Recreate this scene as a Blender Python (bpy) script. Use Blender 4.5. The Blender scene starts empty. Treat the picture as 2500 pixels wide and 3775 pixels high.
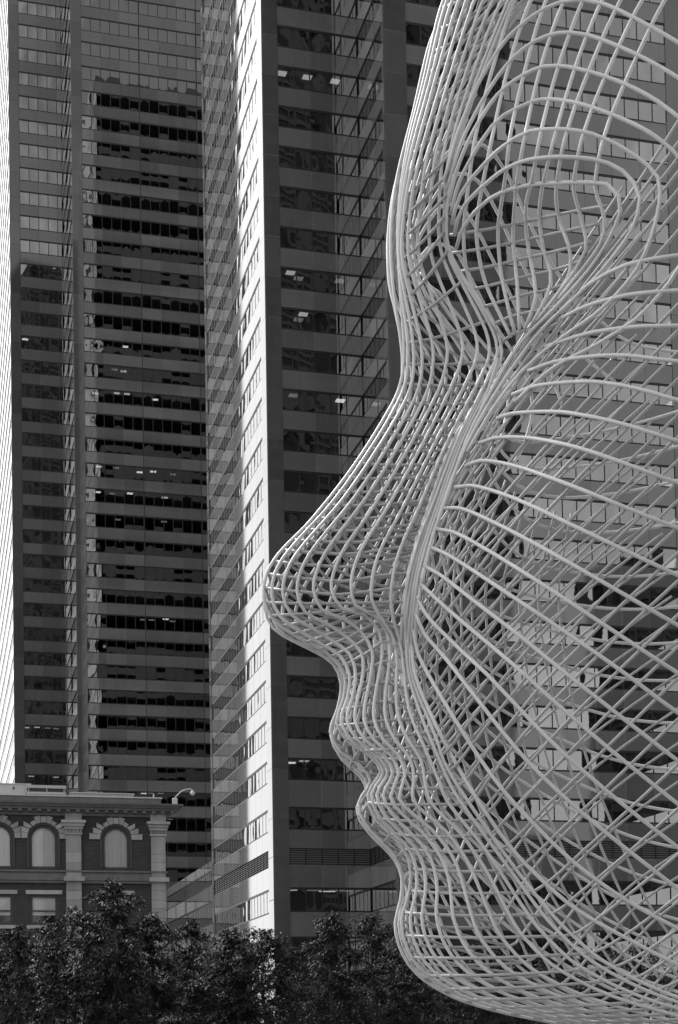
import bpy, math, random
from mathutils import Vector, Matrix
random.seed(7)
R = math.radians
scene = bpy.context.scene
col = scene.collection

# ---------------------------------------------------------------- camera (perspective-control lens, slight roll)
cam_data = bpy.data.cameras.new("camera")
cam = bpy.data.objects.new("camera", cam_data)
col.objects.link(cam)
cam_data.sensor_width = 36.0
cam_data.lens = 5616.0 / 3775.0 * 36.0
cam_data.shift_y = (3604.0 - 1887.5) / 3775.0
cam_data.clip_start = 0.1
cam_data.clip_end = 5000.0
cam.matrix_world = Matrix.Translation((0, 0, 1.7)) @ Matrix.Rotation(math.pi / 2 + R(2.0), 4, 'X') @ Matrix.Rotation(-0.0161, 4, 'Z')
scene.camera = cam

# ---------------------------------------------------------------- sky and sun (the photograph is black and white: a grey sky)
SUN_AZ, SUN_EL = R(-42.0), R(46.0)          # azimuth from +Y, negative = left
world = bpy.data.worlds.new("World")
scene.world = world
world.use_nodes = True
wn, wl = world.node_tree.nodes, world.node_tree.links
wn.clear()
sky = wn.new("ShaderNodeTexSky")
sky.sky_type = 'NISHITA'
sky.sun_disc = False
sky.sun_elevation = SUN_EL
sky.sun_rotation = SUN_AZ
sky.altitude = 1050.0
sky.air_density = 1.0
sky.dust_density = 4.0
bw = wn.new("ShaderNodeRGBToBW")
bg = wn.new("ShaderNodeBackground")
bg.inputs["Strength"].default_value = 0.15
wo = wn.new("ShaderNodeOutputWorld")
tcw = wn.new("ShaderNodeTexCoord")                      # broken bright cloud over the whole sky
cln = wn.new("ShaderNodeTexNoise"); cln.inputs["Scale"].default_value = 2.6; cln.inputs["Detail"].default_value = 6; cln.inputs["Roughness"].default_value = 0.55
wl.new(tcw.outputs["Generated"], cln.inputs["Vector"])
cov = wn.new("ShaderNodeMapRange"); cov.inputs[1].default_value = 0.42; cov.inputs[2].default_value = 0.64
cov.inputs[3].default_value = 0.08; cov.inputs[4].default_value = 0.85
wl.new(cln.outputs[0], cov.inputs[0])
cmx = wn.new("ShaderNodeMix"); cmx.data_type = 'FLOAT'
wl.new(cov.outputs[0], cmx.inputs[0]); wl.new(bw.outputs[0], cmx.inputs[2]); cmx.inputs[3].default_value = 7.0
wl.new(sky.outputs[0], bw.inputs[0]); wl.new(cmx.outputs[0], bg.inputs[0]); wl.new(bg.outputs[0], wo.inputs[0])
sun_data = bpy.data.lights.new("sun", 'SUN')
sun_data.energy = 1.3
sun_data.angle = R(10.0)
sun = bpy.data.objects.new("sun", sun_data)
col.objects.link(sun)
sd = Vector((math.sin(SUN_AZ) * math.cos(SUN_EL), math.cos(SUN_AZ) * math.cos(SUN_EL), math.sin(SUN_EL)))
sun.rotation_euler = (-sd).to_track_quat('-Z', 'Y').to_euler()
sun.location = (-60, 60, 220)
vs = scene.view_settings
vs.view_transform = 'Standard'
vs.look = 'None'
vs.exposure = 1.05
vs.gamma = 1.0
vs.use_curve_mapping = False
scene.cycles.max_bounces = 5
scene.cycles.diffuse_bounces = 2
scene.cycles.glossy_bounces = 3
scene.cycles.transparent_max_bounces = 6
scene.cycles.caustics_reflective = False
scene.cycles.caustics_refractive = False

# ---------------------------------------------------------------- materials (all greys)
def new_mat(name):
    m = bpy.data.materials.new(name)
    m.use_nodes = True
    nt = m.node_tree
    return m, nt, nt.nodes["Principled BSDF"]

def grey(v):
    return (v, v, v, 1)

def tone_mat(name, base, vary=0.0, rough=0.5, spec=0.5, ior=1.5, scale=3.0, speck=0.0, speck_scale=60.0, bump=0.0, pieces=0.0, streak=0.0):
    """grey surface: broad mottling, fine speckle, rain streaks, per-piece tone"""
    m, nt, p = new_mat(name)
    n, l = nt.nodes, nt.links
    tc = n.new("ShaderNodeTexCoord")
    geo = n.new("ShaderNodeNewGeometry")
    def math_node(op, a, b):
        k = n.new("ShaderNodeMath"); k.operation = op
        for i, v in enumerate((a, b)):
            if isinstance(v, (int, float)): k.inputs[i].default_value = v
            else: l.new(v, k.inputs[i])
        return k.outputs[0]
    fac = None
    def addterm(out, amount):
        nonlocal fac
        t = math_node('MULTIPLY', math_node('SUBTRACT', out, 0.5), 2 * amount)
        fac = t if fac is None else math_node('ADD', fac, t)
    if vary:
        a = n.new("ShaderNodeTexNoise"); a.inputs["Scale"].default_value = scale; a.inputs["Detail"].default_value = 5
        l.new(geo.outputs["Position"], a.inputs["Vector"]); addterm(a.outputs[0], vary)
    if speck:
        b = n.new("ShaderNodeTexNoise"); b.inputs["Scale"].default_value = speck_scale; b.inputs["Detail"].default_value = 2
        l.new(geo.outputs["Position"], b.inputs["Vector"]); addterm(b.outputs[0], speck)
    if streak:
        mp = n.new("ShaderNodeMapping"); mp.inputs["Scale"].default_value = (1.6, 1.6, 0.09)
        l.new(geo.outputs["Position"], mp.inputs["Vector"])
        c = n.new("ShaderNodeTexNoise"); c.inputs["Scale"].default_value = 1.5; c.inputs["Detail"].default_value = 4
        l.new(mp.outputs[0], c.inputs["Vector"]); addterm(c.outputs[0], streak)
    if pieces:
        oi = n.new("ShaderNodeObjectInfo")
        r = math_node('FRACT', math_node('ADD', oi.outputs["Random"], geo.outputs["Random Per Island"]), 0)
        addterm(r, pieces)
    if fac is not None:
        v = math_node('MULTIPLY', math_node('ADD', fac, 1.0), base)
        cmb = n.new("ShaderNodeCombineColor")
        for i in range(3): l.new(v, cmb.inputs[i])
        l.new(cmb.outputs[0], p.inputs["Base Color"])
    else:
        p.inputs["Base Color"].default_value = grey(base)
    p.inputs["Roughness"].default_value = rough
    p.inputs["Specular IOR Level"].default_value = spec
    p.inputs["IOR"].default_value = ior
    if bump:
        b2 = n.new("ShaderNodeTexNoise"); b2.inputs["Scale"].default_value = speck_scale * 0.5
        l.new(geo.outputs["Position"], b2.inputs["Vector"])
        bp = n.new("ShaderNodeBump"); bp.inputs["Strength"].default_value = bump; bp.inputs["Distance"].default_value = 0.02
        l.new(b2.outputs[0], bp.inputs["Height"]); l.new(bp.outputs[0], p.inputs["Normal"])
    return m

def glass_mat(name, ior=2.6, tint=0.2, rough=0.012):
    """coated office glazing: mirror-like reflection over a dark tint one can look through"""
    m = bpy.data.materials.new(name); m.use_nodes = True
    n, l = m.node_tree.nodes, m.node_tree.links
    n.clear()
    out = n.new("ShaderNodeOutputMaterial"); mix = n.new("ShaderNodeMixShader")
    fr = n.new("ShaderNodeFresnel"); fr.inputs["IOR"].default_value = ior
    gl = n.new("ShaderNodeBsdfGlossy"); gl.inputs["Roughness"].default_value = rough; gl.inputs["Color"].default_value = grey(0.95)
    tr = n.new("ShaderNodeBsdfTransparent"); tr.inputs["Color"].default_value = grey(tint)
    geo = n.new("ShaderNodeNewGeometry")
    nz = n.new("ShaderNodeTexNoise"); nz.inputs["Scale"].default_value = 0.9; nz.inputs["Detail"].default_value = 1
    l.new(geo.outputs["Position"], nz.inputs["Vector"])
    bp = n.new("ShaderNodeBump"); bp.inputs["Strength"].default_value = 0.12; bp.inputs["Distance"].default_value = 0.006
    l.new(nz.outputs[0], bp.inputs["Height"]); l.new(bp.outputs[0], gl.inputs["Normal"])
    l.new(fr.outputs[0], mix.inputs[0]); l.new(tr.outputs[0], mix.inputs[1]); l.new(gl.outputs[0], mix.inputs[2])
    l.new(mix.outputs[0], out.inputs[0])
    return m

def emit_mat(name, strength):
    m, nt, p = new_mat(name)
    p.inputs["Base Color"].default_value = grey(0.8)
    p.inputs["Emission Color"].default_value = grey(1.0)
    p.inputs["Emission Strength"].default_value = strength
    return m

M = {}
M['granite'] = tone_mat('polished_granite', 0.098, vary=0.10, rough=0.035, ior=1.62, scale=0.8, speck=0.22, speck_scale=22, pieces=0.22, streak=0.12)
M['pier'] = tone_mat('polished_granite_pier', 0.066, vary=0.12, rough=0.035, ior=1.62, scale=0.5, speck=0.22, speck_scale=22, pieces=0.22, streak=0.12)
M['frame'] = tone_mat('black_anodised_frame', 0.012, rough=0.45, spec=0.3)
M['glass'] = glass_mat('coated_glass')
M['slab'] = tone_mat('office_ceiling', 0.10, rough=0.9, spec=0.1)
M['core'] = tone_mat('office_core', 0.05, rough=0.9, spec=0.1)
M['lit'] = emit_mat('ceiling_light_panel', 1.5)
M['lit_mid'] = emit_mat('ceiling_light_panel_mid', 0.8)
M['lit_dim'] = emit_mat('ceiling_light_panel_dim', 0.28)
M['louvre'] = tone_mat('louvre_metal', 0.10, rough=0.4, spec=0.4)
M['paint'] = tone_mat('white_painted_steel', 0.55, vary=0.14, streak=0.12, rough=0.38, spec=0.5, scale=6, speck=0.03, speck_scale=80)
M['paint_shaded'] = tone_mat('white_painted_steel_shaded', 0.34, vary=0.14, streak=0.12, rough=0.42, spec=0.5, scale=6, speck=0.03, speck_scale=80)  # same white paint; the cross wires' shade is put into a darker tone
M['ground'] = tone_mat('paving_ground', 0.16, vary=0.2, rough=0.85, scale=0.3, speck=0.2, speck_scale=20)
M['bark'] = tone_mat('tree_bark', 0.06, vary=0.3, rough=0.9, scale=8, bump=0.6)
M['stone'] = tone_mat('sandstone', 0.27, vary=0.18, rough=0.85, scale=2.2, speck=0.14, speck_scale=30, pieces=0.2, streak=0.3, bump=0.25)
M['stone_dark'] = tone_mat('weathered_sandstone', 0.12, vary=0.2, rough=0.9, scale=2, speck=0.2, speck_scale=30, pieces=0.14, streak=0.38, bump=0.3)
M['blind'] = tone_mat('window_blind', 0.72, vary=0.05, rough=0.8, scale=1.2, streak=0.12)
M['sash'] = tone_mat('dark_window_sash', 0.03, rough=0.5)
M['metal'] = tone_mat('light_roof_metal', 0.42, vary=0.12, rough=0.45, scale=1.0, streak=0.1)
M['metal_mid'] = tone_mat('grey_roof_metal', 0.28, vary=0.12, rough=0.5, scale=1.0)
M['tower_glass'] = tone_mat('dark_tower_cladding', 0.02, vary=0.2, rough=0.6, spec=0.15, scale=0.2, pieces=0.35)
M['tower_band'] = tone_mat('pale_tower_cladding', 0.06, vary=0.15, rough=0.7, spec=0.2, scale=0.2, pieces=0.2)

def brick_mat():
    m, nt, p = new_mat('old_brickwork')
    n, l = nt.nodes, nt.links
    tc = n.new("ShaderNodeTexCoord")
    sp = n.new("ShaderNodeSeparateXYZ"); cb = n.new("ShaderNodeCombineXYZ")
    l.new(tc.outputs["Object"], sp.inputs[0])
    l.new(sp.outputs[0], cb.inputs[0]); l.new(sp.outputs[2], cb.inputs[1])
    br = n.new("ShaderNodeTexBrick")
    br.inputs["Color1"].default_value = grey(0.028); br.inputs["Color2"].default_value = grey(0.045); br.inputs["Mortar"].default_value = grey(0.11)
    br.inputs["Scale"].default_value = 1.0; br.inputs["Brick Width"].default_value = 0.22; br.inputs["Row Height"].default_value = 0.075
    br.inputs["Mortar Size"].default_value = 0.006
    l.new(cb.outputs[0], br.inputs["Vector"])
    nz = n.new("ShaderNodeTexNoise"); nz.inputs["Scale"].default_value = 1.4; nz.inputs["Detail"].default_value = 6
    l.new(tc.outputs["Object"], nz.inputs["Vector"])
    mx = n.new("ShaderNodeMix"); mx.data_type = 'RGBA'; mx.blend_type = 'MULTIPLY'; mx.inputs[0].default_value = 0.6
    l.new(br.outputs[0], mx.inputs[6]); l.new(nz.outputs[0], mx.inputs[7]); l.new(mx.outputs[2], p.inputs["Base Color"])
    gain = n.new("ShaderNodeBump"); gain.inputs["Strength"].default_value = 0.5; gain.inputs["Distance"].default_value = 0.01
    l.new(br.outputs["Fac"], gain.inputs["Height"]); gain.invert = True
    l.new(gain.outputs[0], p.inputs["Normal"])
    p.inputs["Roughness"].default_value = 0.9
    return m
M['brick'] = brick_mat()

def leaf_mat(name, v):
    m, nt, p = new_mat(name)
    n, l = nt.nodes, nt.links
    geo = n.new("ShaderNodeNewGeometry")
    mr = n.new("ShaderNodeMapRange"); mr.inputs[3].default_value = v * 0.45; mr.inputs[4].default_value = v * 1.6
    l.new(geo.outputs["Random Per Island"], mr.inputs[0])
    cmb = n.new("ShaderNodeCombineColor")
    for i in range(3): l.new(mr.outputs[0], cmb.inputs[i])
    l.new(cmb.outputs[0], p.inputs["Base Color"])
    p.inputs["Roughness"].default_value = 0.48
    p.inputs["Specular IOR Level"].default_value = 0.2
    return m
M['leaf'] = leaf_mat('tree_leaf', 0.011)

# ---------------------------------------------------------------- helpers
class MB:
    """collects geometry for ONE mesh object"""
    def __init__(s): s.v = []; s.f = []
    def box(s, x0, x1, y0, y1, z0, z1):
        b = len(s.v)
        s.v += [(x0,y0,z0),(x1,y0,z0),(x1,y1,z0),(x0,y1,z0),(x0,y0,z1),(x1,y0,z1),(x1,y1,z1),(x0,y1,z1)]
        s.f += [tuple(b+i for i in q) for q in ((0,3,2,1),(4,5,6,7),(0,1,5,4),(1,2,6,5),(2,3,7,6),(3,0,4,7))]
    def prism_xz(s, poly, y0, y1):
        """polygon in x,z extruded along y (counter-clockwise seen from -y)"""
        b = len(s.v); n = len(poly)
        s.v += [(x, y0, z) for x, z in poly] + [(x, y1, z) for x, z in poly]
        s.f.append(tuple(b+i for i in range(n))); s.f.append(tuple(b+n+i for i in reversed(range(n))))
        for i in range(n):
            j = (i+1) % n; s.f.append((b+i, b+n+i, b+n+j, b+j))
    def prism_yz(s, poly, x0, x1):
        b = len(s.v); n = len(poly)
        s.v += [(x0, y, z) for y, z in poly] + [(x1, y, z) for y, z in poly]
        s.f.append(tuple(b+i for i in reversed(range(n)))); s.f.append(tuple(b+n+i for i in range(n)))
        for i in range(n):
            j = (i+1) % n; s.f.append((b+i, b+j, b+n+j, b+n+i))
    def tube(s, pts, rad, sides=6, cap=True):
        pts = [Vector(p) for p in pts]; n = len(pts); b = len(s.v)
        rads = rad if isinstance(rad, (list, tuple)) else [rad]*n
        t0 = (pts[1]-pts[0]).normalized()
        ref = Vector((0,0,1)) if abs(t0.z) < 0.9 else Vector((1,0,0))
        u = t0.cross(ref).normalized()
        for i in range(n):
            t = (pts[min(i+1,n-1)]-pts[max(i-1,0)]).normalized()
            u = (u - t*u.dot(t)).normalized(); w = t.cross(u)
            for k in range(sides):
                a = 2*math.pi*k/sides
                s.v.append(tuple(pts[i] + (u*math.cos(a)+w*math.sin(a))*rads[i]))
        for i in range(n-1):
            for k in range(sides):
                k2 = (k+1) % sides
                s.f.append((b+i*sides+k, b+i*sides+k2, b+(i+1)*sides+k2, b+(i+1)*sides+k))
        if cap:
            s.f.append(tuple(b+k for k in reversed(range(sides))))
            s.f.append(tuple(b+(n-1)*sides+k for k in range(sides)))
    def add(s, verts, faces, mat):
        b = len(s.v)
        s.v += [tuple(mat @ Vector(p)) for p in verts]
        s.f += [tuple(b+i for i in q) for q in faces]
    def mesh(s, name, material, smooth=False):
        me = bpy.data.meshes.new(name); me.from_pydata(s.v, [], s.f)
        me.materials.append(material)
        if smooth: me.polygons.foreach_set("use_smooth", [True]*len(me.polygons))
        me.update()
        return me
    def build(s, name, material, parent=None, smooth=False, kind=None):
        return link(name, s.mesh(name, material, smooth), parent, kind)

def link(name, me, parent=None, kind=None, mat=None):
    o = bpy.data.objects.new(name, me); col.objects.link(o)
    if parent is not None: o.parent = parent
    if mat is not None: o.matrix_local = mat
    if kind: o["kind"] = kind
    return o

def thing(name, label, cat, loc=(0,0,0), rz=0.0, group=None):
    o = bpy.data.objects.new(name, None); col.objects.link(o)
    o.location = loc; o.rotation_euler = (0,0,rz)
    o["label"] = label; o["category"] = cat
    if group: o["group"] = group
    return o

STREET = math.atan2(0.2562, 0.9666)       # the street grid: local x runs along the fronts, local y away into depth
GRID = Matrix.Rotation(STREET, 4, 'Z')

# ---------------------------------------------------------------- ground
g = MB(); g.v = [(-1500,-1500,0),(1500,-1500,0),(1500,1500,0),(-1500,1500,0)]; g.f = [(0,1,2,3)]
g.build('ground', M['ground'], kind='structure')

# ---------------------------------------------------------------- shared unit pieces
def unit_pane(bulge, tx, tz, n=4):
    """1 x 1 pane facing -y, very slightly pillowed and out of true as real glazing is (metres, for a pane about 1.5 x 2.2)"""
    b = MB()
    for j in range(n+1):
        for i in range(n+1):
            x, z = i/n, j/n
            b.v.append((x, -bulge*math.sin(math.pi*x)*math.sin(math.pi*z) + tx*(x-.5) + tz*(z-.5), z))
    for j in range(n):
        for i in range(n):
            a = j*(n+1)+i; b.f.append((a, a+1, a+n+2, a+n+1))
    return b
PANE_B = []
for q in range(14):
    bulge = random.choice((-1, 1)) * random.uniform(0.002, 0.008)
    PANE_B.append(unit_pane(bulge, random.gauss(0, .004), random.gauss(0, .003)))
PANES = [b.mesh('window_pane', M['glass'], True) for b in PANE_B]
def unit_slab(depth):
    b = MB(); c = 0.006
    # chamfered slab, front at y = 0, 1 x 1
    b.v = [(0,c,0),(1,c,0),(1,c,1),(0,c,1),(c,0,c),(1-c,0,c),(1-c,0,1-c),(c,0,1-c),(0,depth,0),(1,depth,0),(1,depth,1),(0,depth,1)]
    b.f = [(4,5,6,7),(0,1,5,4),(1,2,6,5),(2,3,7,6),(3,0,4,7),(0,8,9,1),(1,9,10,2),(2,10,11,3),(3,11,8,0)]
    return b
SLAB_B = unit_slab(0.10)
SLAB_GRANITE = SLAB_B.mesh('spandrel_panel', M['granite'])
SLAB_PIER = SLAB_B.mesh('pier_panel', M['pier'])

def in_view(p):
    x, y, z = p
    return y > 5 and abs(x/y) < 0.26 and (z-1.7)/y < 0.72

class Tower:
    """office tower: piers, spandrel panels, panes and frames, on a facade plan of straight runs"""
    def __init__(s, root):
        s.root = root; s.W = Matrix.Translation(root.location) @ Matrix.Rotation(root.rotation_euler.z, 4, 'Z')
        s.pieces = {'window_pane': [], 'spandrel_panel': [], 'pier_panel': []}
        s.frames = []
    def put(s, kind, F, x, y, z, w, h, n):
        m = F @ Matrix.Translation((x, y, z)) @ Matrix.Diagonal((w, 1, h, 1))
        c = s.W @ (F @ Vector((x+w/2, 0, z+h/2)))
        nw = (s.W.to_3x3() @ F.to_3x3()) @ Vector((0,-1,0))
        v = Vector((0,0,1.7)) - c; d = v.length
        score = w*h*max(0.0, nw.dot(v)/d)/(d*d) if in_view(c) else 0.0
        s.pieces[kind].append((score, m))
    def run(s, p0, ang, layout, rows, ztop, zbot, recess=0.07):
        """p0 local start, ang rotation of the run; layout: list of ('pier', w) / ('panes', n, w); rows: (z0, z1, kind)"""
        F = Matrix.Translation((p0[0], p0[1], 0)) @ Matrix.Rotation(ang, 4, 'Z')
        fr = MB(); x = 0.0; g_ = 0.012
        for item in layout:
            if item[0] == 'pier':
                z = zbot; k = 0
                edges = [zbot] + [r[1] + (r[0]-r[1])*0.5 for r in rows] + [ztop]
                edges = sorted(set(round(e, 3) for e in edges))
                for a, b_ in zip(edges[:-1], edges[1:]):
                    s.put('pier_panel', F, x+g_/2, -0.06, a+g_/2, item[1]-g_, b_-a-g_, None)
                x += item[1]
            elif item[0] == 'joint':
                fr.box(x, x+item[1], 0.06, 0.3, zbot, ztop); x += item[1]
            else:
                n_, w = item[1], item[2]; L = n_*w
                zs = sorted(rows)
                # spandrels between the rows
                prev = zbot
                for (z0, z1, kind) in zs + [(ztop, ztop, 'end')]:
                    i = 0
                    while i < n_:
                        m_ = min(2, n_-i)
                        if z0 - prev > 0.05:
                            s.put('spandrel_panel', F, x+i*w+g_/2, 0, prev+0.0, m_*w-g_, z0-prev, None)
                        i += m_
                    if kind == 'win':
                        for i in range(n_):
                            s.put('window_pane', F, x+i*w, recess, z0, w, z1-z0, None)
                        fr.box(x, x+L, 0.035, recess+.06, z1-.19, z1)
                        fr.box(x, x+L, 0.035, recess+.06, z0, z0+.15)
                        for i in range(n_+1):
                            xx = x+i*w
                            fr.box(max(x, xx-.055), min(x+L, xx+.055), recess-.014, recess+.06, z0+.15, z1-.19)
                    elif kind == 'louvre':
                        lv = MB()
                        nb = 8; hh = (z1-z0)/nb
                        for q in range(nb):
                            b = len(lv.v); za = z0+q*hh
                            lv.prism_yz([(0.05, za+.02), (0.20, za+hh*.7), (0.20, za+hh*.7+.03), (0.05, za+.05)], x, x+L)
                        s.louvres = getattr(s, 'louvres', []) + [(lv, F)]
                        for i in range(n_+1):
                            xx = x+i*w
                            fr.box(max(x, xx-.04), min(x+L, xx+.04), 0.03, 0.34, z0, z1)
                        fr.box(x, x+L, 0.3, 0.36, z0, z1)
                    prev = z1
                x += L
        s.frames.append((fr, F))
        return x
    def finish(s):
        for kind, base_b, shared, mat in (('window_pane', PANE_B, PANES, M['glass']), ('spandrel_panel', [SLAB_B], [SLAB_GRANITE], M['granite']), ('pier_panel', [SLAB_B], [SLAB_PIER], M['pier'])):
            L = sorted(s.pieces[kind], key=lambda t: -t[0])
            rest = MB()
            for i, (sc, m) in enumerate(L):
                q = random.randrange(len(base_b))
                if i < 298 and sc > 0:
                    link(kind, shared[q], s.root, None, m)
                else:
                    rest.add(base_b[q].v, base_b[q].f, m)
            if rest.v:
                rest.build(kind + '_rows', mat, s.root, smooth=(kind == 'window_pane'), kind='stuff')
        for fr, F in s.frames:
            if fr.v:
                o = fr.build('window_frames', M['frame'], s.root, kind='stuff'); o.matrix_local = F
        for lv, F in getattr(s, 'louvres', []):
            o = lv.build('louvre_band', M['louvre'], s.root, kind='stuff'); o.matrix_local = F

def poly_slab(poly, z0, z1):
    b = MB(); n = len(poly)
    b.v = [(x, y, z0) for x, y in poly] + [(x, y, z1) for x, y in poly]
    b.f = [tuple(reversed(range(n))), tuple(range(n, 2*n))]
    for i in range(n):
        j = (i+1) % n; b.f.append((i, j, n+j, n+i))
    return b

LIGHT = MB(); LIGHT.box(-.5, .5, -.5, .5, -.06, 0)
LIGHT_MESHES = [LIGHT.mesh('ceiling_light', M['lit' + k]) for k in ('', '_mid', '_dim')]
def ceiling_light(root, x, y, z, sx=0.85, sy=0.7):
    link('ceiling_light', LIGHT_MESHES[int(abs(x*7.3+z*3.1)) % 3], root, None, Matrix.Translation((x, y, z)) @ Matrix.Diagonal((sx, sy, 1, 1)))

# ---------------------------------------------------------------- the near tower (bright flank, stepped front)
tb = thing('office_tower', 'granite and glass office tower with brilliantly reflecting flank, behind the wire head', 'tower', (-5.92, 142.10, 0), STREET, 'granite office towers')
T = Tower(tb)
PITCH, WH = 3.919, 2.15
rowsB = [(27.47+PITCH*k-WH, 27.47+PITCH*k, 'win') for k in range(0, 41)]
rowsB += [(20.64, 22.83, 'win'), (17.27, 18.93, 'louvre'), (12.90, 15.23, 'win'), (6.2, 10.6, 'win'), (0.6, 5.2, 'win')]
ZT = 27.47+PITCH*41
H = math.pi/2
T.run((0, 32.6), -H, [('pier', 1.0), ('panes', 20, 1.475), ('pier', 2.1)], rowsB, ZT, 0)
T.run((0, 0), 0, [('pier', 1.50), ('panes', 5, 1.58)], rowsB, ZT, 0)
T.run((9.40, 0), -H, [('panes', 6, 1.38), ('pier', 0.55)], rowsB, ZT, 0)
T.run((9.40, -8.83), 0, [('pier', 2.15), ('panes', 18, 1.45), ('pier', 2.15)], rowsB, ZT, 0)
T.finish()
planB = [(0.45, 0.45), (9.85, 0.45), (9.85, -8.4), (39.2, -8.4), (39.2, 32.2), (0.45, 32.2)]
zs = sorted(rowsB)
prev = 0.0
for z0, z1, kind in zs + [(ZT, ZT, 'end')]:
    if z0-prev > 0.3:
        poly_slab(planB, prev, z0-.02).build('floor_slab', M['slab'], tb)
    prev = z1+.02
poly_slab([(6.5, 6.5), (17, 6.5), (17, -1.5), (34, -1.5), (34, 26), (6.5, 26)], 0, ZT-1).build('lift_core', M['core'], tb)
tops = [27.47+PITCH*k for k in range(0, 41)]
for k, u, dpt in ((17,2.2,1.2),(17,4.7,1.2),(17,7.5,1.2),(12,2.7,1.0),(12,3.7,1.9),(12,7.7,1.5),(11,3.9,1.0),(11,3.7,2.2),(9,2.9,1.4),(9,7.6,1.6),(0,3.4,1.4),(0,2.4,2.6)):
    ceiling_light(tb, u, dpt, tops[k])
for u, dpt in ((1.9,1.5),(2.0,2.6),(4.5,1.6),(4.5,2.7),(6.6,2.2),(7.5,2.9),(6.0,3.5)):
    ceiling_light(tb, u, dpt, 15.22, 1.6, .25)

# ---------------------------------------------------------------- the far tower at the left
ta = thing('office_tower', 'dim granite and glass office tower at left behind the old brick building', 'tower', (-49.98, 236.26, 0), STREET, 'granite office towers')
T = Tower(ta)
PA = 3.868
rowsA = [(61.955+PA*k-2.22, 61.955+PA*k, 'win') for k in range(-9, 36)]
rowsA += [(19.2, 22.0, 'win'), (13.0, 16.5, 'win'), (6.0, 10.0, 'win'), (0.8, 5.0, 'win')]
ZA = 61.955+PA*36
T.run((0, 61.5), -H, [('pier', 1.0), ('panes', 40, 1.475), ('pier', 0.5)], rowsA, ZA, 0)
T.run((0, 0), 0, [('pier', 1.50), ('panes', 5, 1.47)], rowsA, ZA, 0)
T.run((8.85, 0), -H, [('panes', 6, 1.5), ('pier', 0.75)], rowsA, ZA, 0)
T.run((8.85, -9.75), 0, [('pier', 1.55), ('panes', 6, 1.475), ('joint', 0.12), ('panes', 6, 1.475), ('joint', 0.12), ('panes', 6, 1.475), ('pier', 1.5)], rowsA, ZA, 0)
T.finish()
planA = [(0.45, 0.45), (9.3, 0.45), (9.3, -9.3), (38.2, -9.3), (38.2, 61), (0.45, 61)]
prev = 0.0
for z0, z1, kind in sorted(rowsA) + [(ZA, ZA, 'end')]:
    if z0-prev > 0.3:
        poly_slab(planA, prev, z0-.02).build('floor_slab', M['slab'], ta)
    prev = z1+.02
poly_slab([(6, 6), (16, 6), (16, -3), (34, -3), (34, 20), (6, 20)], 0, ZA-1).build('lift_core', M['core'], ta)
rl = random.Random(3)
for k, us in ((13, (2.2,)), (12, (16.9,)), (11, (15.2, 16.6)), (10, (12.2, 15.4, 17.0, 21.5)), (7, (12.6, 15.2, 19.0, 21.0, 24.2)), (6, (12.4, 14.7, 17.3, 22.8)), (5, (15.5, 22.6)), (1, (19.2, 20.5, 22.6, 23.8)), (-6, (19.0, 20.0, 21.5)), (-3, (1.9, 3.5, 5.2, 6.5)), (-5, (2.6, 6.4)), (-7, (18.8, 23.0)), (-8, (18.2, 19.6, 21.4)), (-9, (17.6, 18.9, 20.6))):
    for u in us:
        y0 = 0.0 if u < 8.8 else -9.75
        ceiling_light(ta, u, y0+rl.uniform(1.0, 2.4), 61.955+PA*k-.01, 0.9, 0.6)

# ---------------------------------------------------------------- low podium wing between the two towers
pw = thing('podium_wing', 'low granite podium wing slanting between the two towers behind the old building', 'building', (-26.06, 232.5, 0), STREET)
T = Tower(pw)
rowsP = [(20.55, 22.6, 'win'), (15.6, 18.6, 'win'), (10.5, 13.4, 'win'), (5.0, 8.4, 'win'), (0.6, 3.8, 'win')]
T.run((0, -0.2), -H, [('panes', 30, 1.45)], rowsP, 23.8, 0)
T.finish()
prev = 0.0
for z0, z1, kind in sorted(rowsP) + [(23.75, 23.75, 'end')]:
    poly_slab([(0.5, -43.5), (12, -43.5), (12, -.3), (0.5, -.3)], prev, z0-.02).build('floor_slab', M['slab'], pw); prev = z1+.02

# ---------------------------------------------------------------- towers behind the photographer, seen only as reflections
def back_tower(label, x0, x1, y0, y1, h, fl, bay):
    r = thing('city_tower', label, 'tower', ((x0+x1)/2, (y0+y1)/2, 0), 0.0, 'towers across the street')
    w, d = (x1-x0)/2, (y1-y0)/2
    b = MB(); b.box(-w, w, -d, d, 0, h); b.build('wall', M['tower_glass'], r)
    k = 0; z = fl
    band = MB()
    while z < h:
        band.box(-w-.25, w+.25, -d-.25, d+.25, z-fl*.2, z+fl*.2); z += fl
    band.build('spandrel_bands', M['tower_band'], r, kind='stuff')
    ml = MB(); x = -w
    while x <= w+.01:
        ml.box(x-.25, x+.25, d+.26, d+.5, 0, h); x += bay
    ml.build('mullions', M['tower_band'], r, kind='stuff')
back_tower('tall dark gridded tower mirrored in the office windows', 36, 134, -70, -20, 262, 4.0, 4.6)
back_tower('shorter dark tower mirrored in the lower right windows', 168, 268, -36, -20, 112, 3.8, 3.6)
back_tower('low block mirrored in the lowest right windows', 132, 168, -110, -42, 48, 3.8, 3.0)
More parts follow.
